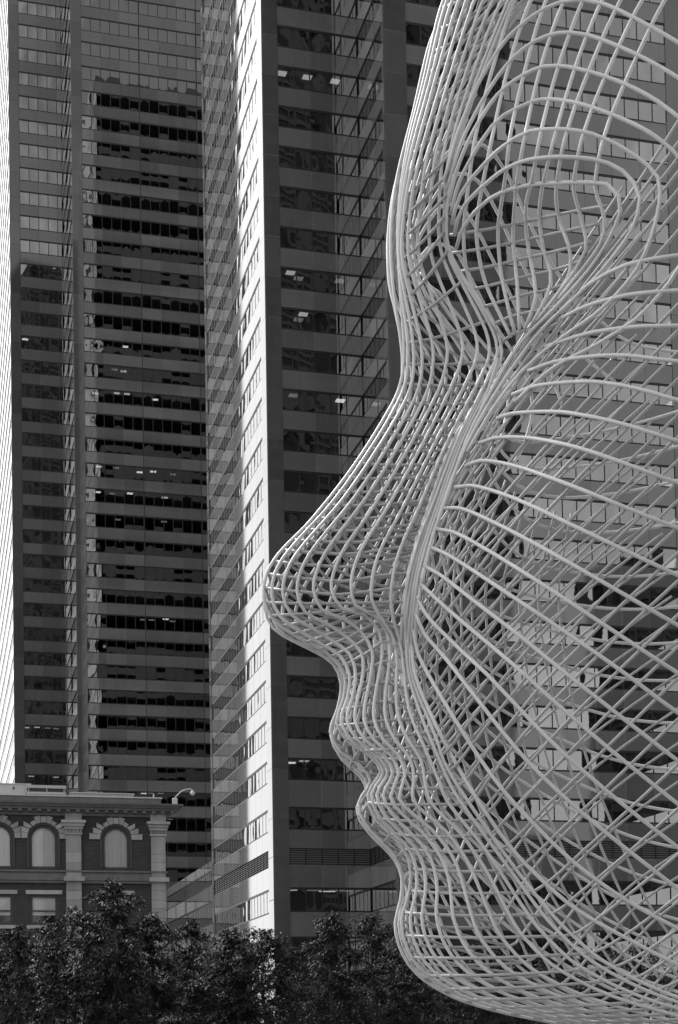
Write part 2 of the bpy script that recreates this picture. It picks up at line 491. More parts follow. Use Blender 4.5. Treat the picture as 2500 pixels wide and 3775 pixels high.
# ---------------------------------------------------------------- wire head sculpture (side elevation in mm: forward, up, half-width)
WIRES_OUTER = [
[(-5110,10709,0),(-5177,11614,0),(-5194,12828,0),(-5159,13426,0),(-5108,13713,0),(-4940,14280,0),(-4828,14558,0),(-4695,14823,0),(-4538,15066,0),(-4354,15279,0),(-4141,15460,0),(-3897,15620,0),(-3630,15758,0),(-3346,15875,0),(-2754,16041,0),(-2459,16088,0),(-2157,16108,0),(-1531,16073,0),(-594,15906,0),(6,15730,0),(586,15471,0),(858,15319,0),(1114,15145,0),(1584,14726,0),(1993,14265,0),(2167,14013,0),(2315,13752,0),(2418,13482,0),(2623,12643,0),(2836,11816,0),(2954,10987,0),(2943,10169,0),(2911,9628,0),(2917,9354,0),(2961,9081,0),(3068,8825,0),(3517,8106,0),(4027,7445,0),(4403,7043,0),(4544,6804,0),(4580,6542,0),(4482,6308,0),(4271,6154,0),(3804,5898,0),(3669,5696,0),(3689,5423,0),(3773,5167,0),(3634,4946,0),(3395,4792,0),(3270,4618,0),(3420,4363,0),(3368,4126,0),(3008,3721,0),(2941,3474,0),(2978,3206,0),(3059,2947,0),(3025,2689,0),(2904,2449,0),(2711,2267,0),(2473,2127,0),(2222,2019,0),(1685,1875,0),(572,1651,0),(-268,1434,0),(-827,1243,0),(-1098,1127,0),(-1353,988,0),(-1585,805,0),(-1780,587,0),(-1911,343,0)],
[(-5031,10680,47),(-5089,11571,55),(-5081,12750,89),(-5035,13330,105),(-4977,13604,118),(-4788,14135,153),(-4664,14394,172),(-4519,14638,192),(-4352,14863,211),(-4170,15070,216),(-3961,15248,220),(-3724,15407,221),(-3466,15549,220),(-2910,15772,212),(-2333,15895,212),(-2038,15916,212),(-1424,15883,212),(-503,15717,214),(87,15539,219),(659,15276,228),(930,15117,240),(1185,14933,253),(1654,14496,284),(2061,14018,318),(2230,13767,324),(2370,13517,316),(2469,13259,309),(2671,12456,287),(2882,11663,265),(2970,11149,220),(3002,10639,166),(2969,10115,146),(2906,9595,129),(2899,9331,120),(2931,9058,121),(3030,8802,126),(3316,8316,134),(3796,7627,164),(4339,7002,199),(4482,6761,220),(4530,6499,245),(4436,6269,236),(4221,6129,216),(3985,6009,176),(3762,5876,186),(3662,5653,217),(3700,5377,251),(3783,5118,288),(3660,4893,313),(3434,4737,318),(3314,4561,322),(3455,4310,327),(3393,4083,327),(3038,3690,327),(2960,3453,328),(2980,3190,332),(3046,2934,337),(3010,2684,341),(2892,2449,350),(2710,2270,362),(2483,2132,373),(2243,2024,383),(1729,1878,402),(662,1658,434),(-141,1445,457),(-681,1259,458),(-942,1145,458),(-1186,1007,457),(-1411,827,455),(-1598,613,451),(-1722,376,448)],
[(-4948,10658,78),(-4997,11534,95),(-4971,12683,151),(-4922,13251,174),(-4863,13519,192),(-4668,14031,241),(-4540,14279,269),(-4391,14512,298),(-4221,14728,325),(-4044,14934,331),(-3841,15112,335),(-3613,15275,336),(-3101,15550,327),(-2829,15658,320),(-2547,15736,320),(-2265,15788,319),(-1976,15811,319),(-1371,15780,319),(-463,15614,322),(120,15435,330),(685,15169,344),(952,15006,361),(1205,14816,382),(1669,14370,428),(2069,13883,480),(2233,13632,488),(2367,13389,477),(2462,13138,466),(2668,12357,433),(2884,11587,399),(2978,11096,331),(3013,10608,251),(3003,10352,234),(2869,9598,194),(2845,9342,181),(2866,9071,183),(2954,8813,190),(3231,8328,203),(3699,7633,247),(4227,6997,300),(4368,6757,331),(4427,6495,369),(4337,6267,355),(4116,6143,325),(3879,6028,265),(3674,5880,280),(3617,5635,327),(3670,5360,379),(3746,5100,434),(3634,4873,471),(3421,4711,479),(3308,4530,486),(3438,4279,493),(3361,4064,493),(3007,3682,493),(2915,3453,494),(2913,3195,501),(2959,2939,508),(2918,2695,514),(2801,2465,527),(2627,2287,546),(2407,2148,563),(2175,2039,578),(1676,1888,606),(637,1666,654),(-144,1455,689),(-671,1270,690),(-924,1155,690),(-1162,1015,688),(-1380,835,683),(-1561,624,677),(-1678,389,671)],
[(-4847,10633,113),(-4887,11491,139),(-4841,12609,218),(-4791,13165,246),(-4732,13427,267),(-4536,13923,325),(-4406,14161,359),(-4255,14385,395),(-4085,14594,428),(-3913,14799,433),(-3718,14980,436),(-3263,15301,429),(-2750,15554,411),(-2477,15637,410),(-2203,15694,409),(-1920,15719,409),(-1324,15689,409),(-429,15524,413),(-142,15445,417),(429,15216,431),(702,15073,441),(965,14906,463),(1214,14709,489),(1671,14255,548),(1876,14014,581),(2062,13758,615),(2219,13508,625),(2347,13271,611),(2437,13025,597),(2727,12018,541),(2867,11518,512),(2964,11047,425),(2999,10580,321),(2985,10330,300),(2869,9846,266),(2802,9605,249),(2763,9358,232),(2777,9090,234),(2856,8832,243),(3123,8347,260),(3575,7647,317),(4083,6999,384),(4221,6759,424),(4288,6498,473),(4199,6273,455),(3969,6171,416),(3733,6057,339),(3562,5883,359),(3556,5618,419),(3686,5086,556),(3584,4856,604),(3385,4688,614),(3285,4500,623),(3401,4250,631),(3303,4048,632),(2949,3678,632),(2844,3459,634),(2816,3208,642),(2835,2954,651),(2787,2715,659),(2670,2491,676),(2504,2312,700),(2293,2172,722),(2067,2060,740),(1584,1902,776),(571,1676,838),(-189,1467,883),(-704,1280,885),(-950,1164,884),(-1181,1020,879),(-1393,839,870),(-1567,630,861),(-1675,398,854)],
[(-4735,10607,147),(-4763,11446,184),(-4706,12251,273),(-4681,12807,300),(-4648,13075,318),(-4590,13332,342),(-4396,13813,406),(-4265,14043,444),(-3945,14462,520),(-3779,14669,523),(-3386,15026,520),(-2923,15335,500),(-2674,15460,487),(-2411,15550,486),(-2145,15611,484),(-1867,15638,484),(-1280,15609,483),(-399,15444,488),(-115,15363,493),(446,15130,510),(714,14985,521),(972,14812,547),(1217,14609,578),(1664,14146,648),(1863,13901,687),(2042,13640,727),(2192,13392,739),(2313,13160,723),(2616,12181,656),(2832,11450,605),(2920,10997,502),(2944,10547,380),(2921,10304,355),(2773,9840,314),(2693,9608,294),(2643,9370,274),(2664,9106,277),(2745,8847,287),(3001,8364,307),(3437,7660,375),(3922,7000,454),(4054,6758,502),(4122,6497,559),(4026,6281,538),(3782,6206,492),(3557,6084,401),(3448,5874,424),(3485,5600,496),(3608,5072,657),(3514,4840,714),(3329,4666,725),(3249,4468,736),(3346,4218,746),(3223,4032,747),(3032,3862,747),(2868,3677,747),(2753,3465,749),(2699,3224,759),(2686,2976,769),(2629,2742,779),(2510,2525,798),(2351,2345,827),(2149,2204,853),(1930,2089,875),(1461,1921,917),(474,1689,990),(-267,1479,1043),(-770,1290,1045),(-1010,1171,1041),(-1235,1024,1033),(-1442,841,1020),(-1608,634,1008),(-1708,403,999)],
[(-4616,10581,181),(-4633,11402,228),(-4560,12180,337),(-4532,12724,369),(-4499,12987,388),(-4443,13239,413),(-4361,13478,444),(-4253,13709,480),(-4123,13931,520),(-3804,14339,602),(-3645,14547,602),(-3272,14915,592),(-2835,15243,564),(-2599,15378,549),(-2346,15475,547),(-2088,15541,544),(-1816,15569,543),(-1237,15539,543),(-369,15373,548),(-89,15289,553),(464,15050,572),(725,14902,585),(977,14723,615),(1217,14512,649),(1652,14043,727),(1843,13792,771),(2014,13527,816),(2157,13279,829),(2270,13051,811),(2575,12095,736),(2779,11379,679),(2820,11154,631),(2851,10724,494),(2841,10504,426),(2801,10271,398),(2535,9599,330),(2484,9367,307),(2529,9108,310),(2626,8852,322),(3011,8136,362),(3441,7434,451),(3753,6992,510),(3876,6747,563),(3938,6485,628),(3819,6290,604),(3564,6246,552),(3373,6093,450),(3346,5852,476),(3477,5314,644),(3514,5055,738),(3429,4822,801),(3259,4642,814),(3203,4431,826),(3275,4186,838),(3125,4018,838),(2928,3861,838),(2769,3677,838),(2647,3471,841),(2453,2775,875),(2331,2566,896),(2178,2385,928),(1985,2242,957),(1548,2026,1004),(1081,1881,1053),(109,1641,1130),(-371,1493,1171),(-863,1301,1171),(-1098,1177,1163),(-1318,1025,1150),(-1520,841,1133),(-1679,635,1117),(-1769,404,1107)],
[(-4496,10556,211),(-4510,11095,240),(-4503,11356,268),(-4415,12106,396),(-4352,12893,451),(-4300,13141,476),(-4223,13375,507),(-4119,13600,544),(-3991,13816,585),(-3679,14213,669),(-3361,14616,658),(-2983,14984,632),(-2773,15152,613),(-2552,15298,595),(-2311,15405,592),(-2063,15478,589),(-1799,15512,588),(-1519,15511,588),(-940,15440,588),(-377,15322,593),(-100,15237,599),(443,14998,619),(698,14849,634),(945,14666,665),(1401,14222,743),(1789,13728,835),(1955,13462,883),(2093,13216,898),(2202,12994,878),(2511,12063,797),(2704,11362,735),(2731,11144,683),(2736,10728,534),(2717,10516,462),(2667,10291,431),(2373,9641,358),(2311,9420,333),(2357,9172,336),(2713,8442,373),(3243,7496,488),(3533,7046,552),(3656,6804,609),(3730,6542,680),(3681,6315,654),(3456,6227,598),(3287,6067,487),(3269,5824,516),(3378,5291,697),(3396,5035,799),(3314,4806,867),(3164,4618,882),(3119,4397,894),(3138,4158,907),(2791,3837,908),(2641,3652,908),(2517,3451,910),(2258,2791,947),(2129,2593,970),(1975,2417,1005),(1790,2273,1036),(1366,2055,1087),(912,1900,1140),(-36,1653,1223),(-504,1505,1267),(-986,1306,1262),(-1214,1177,1248),(-1429,1020,1231),(-1625,836,1210),(-1774,631,1191),(-1855,400,1180)],
[(-4375,10533,238),(-4383,11059,271),(-4372,11312,303),(-4271,12035,447),(-4208,12805,506),(-4160,13048,531),(-4087,13279,562),(-3988,13498,599),(-3864,13708,640),(-3558,14097,723),(-3259,14505,705),(-2909,14890,672),(-2716,15069,650),(-2510,15227,629),(-2282,15344,625),(-2045,15425,621),(-1789,15464,620),(-1514,15466,620),(-944,15397,620),(-390,15280,625),(-117,15195,632),(415,14955,653),(664,14805,668),(906,14618,702),(1351,14171,784),(1548,13930,830),(1886,13408,932),(2020,13166,947),(2211,12722,905),(2514,11812,819),(2628,11355,775),(2647,11142,720),(2634,10739,564),(2610,10534,487),(2549,10317,455),(2224,9692,377),(2148,9480,351),(2173,9243,354),(2667,8287,413),(3163,7339,548),(3296,7111,582),(3416,6869,643),(3500,6612,717),(3508,6381,689),(3395,6195,631),(3239,6032,514),(3202,5792,544),(3263,5268,735),(3257,5017,842),(3177,4792,915),(3054,4595,930),(2962,4143,956),(2639,3807,957),(2370,3427,959),(2051,2807,998),(1914,2620,1023),(1759,2450,1060),(1579,2308,1093),(1167,2087,1146),(726,1923,1202),(-199,1667,1290),(-656,1516,1336),(-1130,1309,1320),(-1351,1174,1302),(-1562,1012,1280),(-1753,828,1255),(-1892,623,1234),(-1963,394,1222)],
[(-4258,10512,260),(-4261,11028,297),(-4247,11275,332),(-4135,11978,489),(-4071,12733,551),(-4025,12972,577),(-3957,13200,607),(-3861,13417,642),(-3740,13622,683),(-3438,14004,765),(-3153,14417,740),(-2828,14817,699),(-2650,15007,674),(-2457,15175,651),(-2241,15300,646),(-2013,15387,641),(-1762,15429,640),(-1491,15431,640),(-926,15359,640),(-380,15242,645),(-111,15153,652),(412,14906,673),(654,14753,689),(890,14558,724),(1320,14104,808),(1507,13861,856),(1829,13334,961),(1959,13094,977),(2147,12657,933),(2458,11764,845),(2571,11314,799),(2589,11105,743),(2577,10710,581),(2545,10510,502),(2468,10304,469),(2104,9707,389),(2015,9503,362),(2023,9274,366),(2516,8325,426),(2966,7366,566),(3084,7133,601),(3192,6888,663),(3275,6632,739),(3297,6406,711),(3263,6192,650),(3167,6001,530),(3140,5761,561),(3143,5250,758),(3112,5005,869),(3039,4781,944),(2868,4356,973),(2786,4144,986),(2355,3606,987),(1852,2836,1030),(1550,2495,1093),(1375,2352,1127),(972,2127,1182),(543,1953,1240),(-365,1683,1330),(-817,1530,1374),(-1285,1314,1347),(-1709,1006,1298),(-1895,821,1270),(-2024,615,1247),(-2088,386,1235)],
[(-4171,10499,274),(-4170,11008,313),(-4155,11252,350),(-4036,11942,515),(-3971,12688,579),(-3860,13153,634),(-3767,13367,669),(-3647,13570,709),(-3347,13947,789),(-2920,14569,738),(-2594,14973,686),(-2410,15148,661),(-2203,15279,654),(-1980,15368,650),(-1731,15409,648),(-1461,15409,647),(-898,15333,647),(-358,15213,652),(-90,15120,659),(423,14865,681),(659,14705,697),(889,14503,732),(1305,14042,817),(1644,13532,918),(1793,13264,972),(1919,13025,988),(2269,12151,899),(2489,11487,831),(2541,11263,808),(2565,11056,751),(2561,10663,588),(2519,10468,508),(2424,10271,474),(2026,9699,393),(1928,9502,366),(1931,9276,370),(2413,8326,431),(2825,7358,572),(2929,7122,607),(3105,6618,748),(3133,6395,719),(3129,6179,658),(3089,5978,536),(3093,5735,567),(3082,5483,662),(2998,5000,879),(2932,4775,954),(2762,4354,984),(2653,4155,997),(2110,3419,1001),(1704,2866,1041),(1395,2536,1105),(1221,2392,1140),(824,2163,1196),(402,1981,1254),(-495,1698,1345),(-946,1543,1383),(-1410,1317,1349),(-1830,1002,1294),(-2013,816,1263),(-2136,609,1239),(-2194,380,1227)],
[(-4120,10491,280),(-4118,10998,320),(-4101,11240,359),(-3979,11925,527),(-3914,12666,592),(-3804,13129,646),(-3713,13343,681),(-3592,13545,721),(-3293,13919,800),(-2722,14758,718),(-2559,14959,690),(-2381,15138,664),(-2178,15271,657),(-1957,15361,652),(-1709,15400,649),(-1438,15398,648),(-876,15319,648),(-339,15196,653),(-73,15100,660),(187,14979,670),(434,14838,682),(667,14672,698),(894,14465,733),(1298,14000,819),(1627,13485,920),(1773,13217,973),(1898,12979,989),(2251,12108,901),(2474,11448,833),(2528,11224,810),(2557,11018,753),(2557,10626,589),(2505,10436,509),(2397,10244,475),(1979,9687,394),(1877,9494,367),(1881,9268,370),(2356,8317,431),(2743,7344,573),(2837,7105,608),(3006,6600,749),(3035,6377,720),(3046,6162,659),(3034,5961,537),(3061,5718,568),(3043,5469,663),(2929,4999,880),(2868,4772,956),(2804,4553,971),(2574,4165,999),(2044,3424,1003),(1618,2887,1043),(1303,2562,1107),(1130,2419,1142),(736,2187,1198),(99,1922,1281),(-802,1636,1366),(-1027,1552,1381),(-1260,1448,1367),(-1487,1320,1343),(-1906,1000,1284),(-2088,814,1251),(-2207,606,1227),(-2262,376,1215)],
[(1864,9449,352),(2134,8835,387),(2426,8230,435),(2754,7393,557),(2912,6978,626),(2986,6760,692),(3042,6548,735),(3066,6357,709),(3077,6172,656),(3068,5999,551),(3076,5803,528),(3086,5583,612)],
[(1949,9242,354),(2138,8848,376),(2350,8468,398),(2531,8063,450),(2848,7249,569),(2925,7048,599),(3066,6621,725),(3115,6244,684),(3098,5905,484),(3130,5688,562),(3109,5480,642)],
[(2074,8931,361),(2289,8575,381),(2407,8404,391),(2590,8023,445),(2890,7249,559),(2964,7058,587),(3099,6654,705),(3131,6469,703),(3152,6291,679),(3152,6126,606),(3144,5965,509),(3159,5775,519),(3162,5571,597),(3129,5377,671)],
[(1914,9283,380),(2113,8732,414),(2365,8196,464),(2656,7458,578),(2800,7095,635),(2931,6713,744),(2978,6529,776),(3011,6196,714),(2989,5896,519)],
[(1592,9144,1067),(1352,9045,1631),(1168,8973,1932),(962,8911,2167),(733,8856,2337),(484,8827,2457),(216,8820,2533),(-75,8835,2564),(-554,8893,2540),(-1077,8983,2453),(-1658,9110,2294),(-2313,9282,2047),(-3080,9521,1674),(-3697,9745,1304),(-4065,9895,1047)],
[(1772,8892,986),(1581,8865,1322),(1285,8737,1805),(1075,8642,2065),(851,8534,2272),(604,8455,2419),(337,8404,2517),(49,8375,2571),(-265,8372,2577),(-779,8403,2522),(-1348,8475,2395),(-1988,8597,2182),(-2727,8780,1855),(-3307,8954,1539),(-4019,9205,1067)],
[(1932,8652,900),(1834,8649,1075),(1739,8618,1271),(1453,8436,1840),(1247,8296,2139),(1023,8158,2353),(776,8030,2495),(501,7939,2574),(202,7872,2606),(-454,7798,2580),(-1001,7791,2491),(-1620,7843,2314),(-2329,7957,2036),(-2872,8077,1771),(-3508,8250,1401),(-3884,8366,1146)],
[(2092,8401,839),(1991,8383,1038),(1716,8146,1721),(1533,7955,2111),(1431,7868,2263),(1320,7791,2384),(1200,7720,2474),(1072,7654,2539),(786,7554,2601),(309,7450,2602),(-372,7355,2555),(-929,7325,2467),(-1556,7353,2298),(-2273,7443,2027),(-2823,7547,1767),(-3466,7701,1401),(-3845,7804,1150)],
[(2268,8148,751),(2159,8138,948),(1964,7962,1443),(1786,7739,1907),(1691,7630,2102),(1588,7530,2260),(1474,7440,2379),(1349,7361,2464),(1213,7292,2519),(915,7178,2569),(423,7049,2561),(-270,6912,2520),(-835,6850,2444),(-1470,6848,2286),(-2200,6911,2024),(-2759,6996,1769),(-3410,7130,1409),(-3794,7220,1160)],
[(2415,7910,678),(2300,7905,881),(2097,7674,1387),(1908,7413,1829),(1698,7184,2162),(1579,7086,2280),(1451,6999,2369),(1169,6851,2475),(858,6729,2516),(173,6534,2491),(-364,6414,2466),(-957,6340,2375),(-1630,6332,2195),(-2410,6391,1898),(-3018,6481,1603),(-3750,6621,1164)],
[(2533,7673,659),(2412,7617,894),(2202,7354,1386),(1999,7084,1792),(1778,6840,2093),(1527,6637,2293),(1247,6463,2408),(940,6313,2460),(259,6060,2443),(-468,5854,2405),(-870,5783,2343),(-1310,5745,2243),(-2054,5745,2003),(-2621,5786,1764),(-3280,5873,1424),(-3663,5933,1191)],
[(2661,7446,623),(2535,7364,875),(2326,7059,1365),(2114,6769,1759),(1884,6511,2047),(1630,6284,2240),(1348,6083,2350),(1045,5899,2406),(546,5653,2405),(-165,5362,2374),(-549,5241,2340),(-967,5151,2270),(-1434,5099,2151),(-1948,5078,1984),(-2519,5091,1756),(-3176,5148,1436),(-3554,5188,1219)],
[(2752,7195,668),(2629,7074,934),(2423,6743,1417),(2211,6434,1796),(2097,6294,1942),(1836,6049,2121),(1561,5819,2246),(1120,5499,2354),(800,5303,2371),(281,5029,2337),(-480,4719,2258),(-904,4600,2183),(-1371,4519,2073),(-1885,4471,1919),(-2455,4458,1708),(-3106,4487,1413),(-3477,4510,1213)],
[(2839,6979,698),(2726,6814,976),(2526,6460,1463),(2417,6300,1649),(2172,6019,1913),(2038,5892,2004),(1472,5417,2243),(1176,5187,2309),(858,4965,2313),(157,4554,2239),(-417,4285,2177),(-838,4136,2108),(-1303,4027,2007),(-1818,3954,1864),(-2385,3916,1669),(-3031,3923,1395),(-3394,3932,1212)],
[(2922,6747,756),(2815,6562,1035),(2600,6200,1436),(2491,6031,1615),(2369,5877,1747),(2238,5734,1845),(1838,5314,2065),(1549,5056,2153),(1080,4691,2199),(575,4341,2184),(28,4010,2129),(-572,3721,2058),(-1018,3567,1979),(-1514,3455,1866),(-2062,3377,1705),(-2674,3344,1484),(-3376,3339,1166)],
[(2982,6531,800),(2769,6137,1185),(2301,5456,1783),(2171,5303,1868),(1889,5014,1957),(1443,4603,2053),(1124,4343,2081),(433,3845,2056),(-128,3497,2016),(-540,3289,1969),(-1001,3117,1878),(-1511,2988,1758),(-2071,2893,1600),(-2687,2843,1392),(-3392,2820,1094)],
[(3010,6364,766),(2927,6140,897),(2692,5758,1178),(2596,5556,1404),(2488,5371,1573),(2368,5196,1668),(1965,4709,1817),(1668,4410,1880),(1175,3996,1915),(465,3475,1917),(-118,3104,1870),(-767,2781,1795),(-1256,2613,1706),(-1802,2488,1577),(-2399,2398,1405),(-3066,2356,1170),(-3437,2336,1012)],
[(3030,6218,741),(2944,6000,772),(2830,5793,904),(2752,5559,1149),(2659,5344,1306),(2553,5144,1415),(2320,4765,1563),(2049,4419,1641),(1569,3958,1701),(865,3396,1750),(89,2862,1716),(-550,2501,1671),(-1024,2294,1609),(-1548,2134,1518),(-2126,2013,1388),(-2755,1936,1217),(-3478,1886,947)],
[(3031,6079,641),(2985,5847,614),(2941,5576,823),(2775,5105,1088),(2676,4887,1181),(2554,4685,1196),(2317,4282,1314),(2017,3924,1363),(1513,3430,1420),(942,3014,1494),(311,2672,1560),(-363,2351,1571),(-852,2165,1548),(-1385,2012,1484),(-1955,1898,1400),(-2586,1815,1254),(-3305,1769,1013),(-3717,1748,832)],
[(3028,5936,545),(3037,5657,643),(2998,5394,748),(2857,4895,970),(2739,4680,952),(2627,4461,979),(2524,4237,1060),(2398,4026,1083),(2107,3628,1085),(1773,3268,1132),(1406,2947,1204),(786,2571,1340),(345,2342,1392),(-362,2015,1407),(-1115,1742,1412),(-1663,1604,1377),(-2270,1502,1284),(-2951,1431,1109),(-3333,1407,976),(-3755,1380,794)],
[(1508,9328,1366),(1345,9333,1656),(1092,9258,2096),(892,9205,2311),(659,9179,2446),(401,9185,2522),(-29,9238,2552),(-489,9312,2535),(-988,9414,2463),(-1537,9547,2325),(-2152,9719,2111),(-2859,9948,1793),(-3409,10149,1490),(-4079,10431,1048)],
[(1348,9565,1540),(1214,9593,1819),(1082,9564,2132),(1000,9540,2262),(904,9524,2361),(796,9517,2433),(552,9533,2514),(139,9612,2539),(-443,9734,2527),(-1084,9894,2434),(-1813,10103,2232),(-2437,10307,1991),(-3162,10574,1637),(-3739,10814,1293),(-4079,10972,1060)],
[(2430,10428,525),(2409,10549,647),(2357,10631,800),(2281,10684,973),(2183,10714,1136),(2065,10710,1301),(1810,10632,1608),(1290,10378,2155),(1186,10246,2201),(1152,10101,2163),(1194,9909,1904),(1279,9764,1595),(1349,9687,1461),(1537,9494,1274),(1625,9420,1143),(1698,9372,958),(1747,9335,729),(1824,9227,618),(2002,8927,534),(2181,8599,499),(2356,8242,516),(2649,7490,608),(2796,7119,659),(2979,6535,806)],
[(2460,10557,567),(2455,10677,686),(2420,10756,838),(2345,10810,997),(2262,10842,1174),(2184,10850,1370),(2090,10835,1564),(1984,10797,1744),(1862,10747,1893),(1730,10702,2011),(1445,10612,2177),(1300,10548,2238),(1170,10455,2288),(1064,10322,2325),(1012,10163,2341),(1023,10016,2305),(1056,9893,2230),(1104,9799,2124),(1154,9729,1987),(1269,9612,1678),(1530,9402,1316),(1609,9344,1165),(1719,9233,790),(1993,8838,622),(2263,8376,552),(2509,7868,551),(2725,7325,614)],
[(2492,10664,600),(2488,10776,723),(2459,10877,844),(2403,10947,993),(2269,11027,1337),(2190,11050,1509),(2092,11076,1648),(1972,11089,1767),(1713,11000,2002),(1443,10871,2181),(1182,10689,2305),(938,10478,2389),(844,10344,2422),(829,10180,2430),(879,9866,2398),(966,9590,2315),(1013,9480,2233),(1142,9312,2021),(1299,9194,1761),(1464,9142,1425),(1534,9124,1224),(1625,9078,1073),(1826,8910,876),(1918,8802,793),(2105,8545,687),(2371,8098,610)],
[(2519,10753,630),(2484,10991,856),(2390,11177,1120),(2325,11275,1232),(2236,11394,1292),(2122,11491,1354),(1849,11558,1549),(1712,11524,1669),(1455,11334,1933),(1084,11000,2255),(838,10775,2398),(614,10521,2470),(495,10199,2505),(477,10028,2514),(495,9858,2516),(602,9524,2503),(671,9386,2469),(750,9263,2417),(917,9064,2256),(1004,8991,2149),(1099,8943,2020),(1282,8894,1695),(1629,8777,1321),(1939,8528,1001)],
[(2550,10844,655),(2514,11103,856),(2426,11352,1038),(2255,11656,1106),(2118,11841,1152),(1957,11953,1259),(1781,12008,1395),(1687,12004,1474),(1503,11918,1642),(1152,11633,1962),(824,11308,2227),(527,10940,2432),(375,10766,2489),(242,10589,2507),(122,10272,2519),(53,10052,2526)],
[(2588,10972,727),(2470,11400,946),(2291,11765,1004),(2082,12102,1081),(1924,12273,1180),(1834,12341,1235),(1734,12388,1300),(1629,12409,1375),(1518,12404,1457),(1409,12364,1544),(1201,12218,1723),(819,11843,2043),(451,11462,2286),(91,11079,2450),(-93,10898,2500),(-495,10577,2500),(-706,10424,2484)],
[(2629,11041,771),(2594,11180,836),(2511,11493,907),(2297,12016,904),(2213,12179,916),(2047,12450,1004),(1950,12568,1057),(1717,12738,1199),(1587,12793,1280),(1449,12813,1369),(1304,12787,1469),(1165,12717,1572),(1031,12621,1675),(676,12243,1960),(323,11876,2189),(-53,11556,2340),(-579,11162,2439),(-865,10993,2449),(-1208,10887,2389),(-1789,10792,2232),(-2220,10757,2079)]]
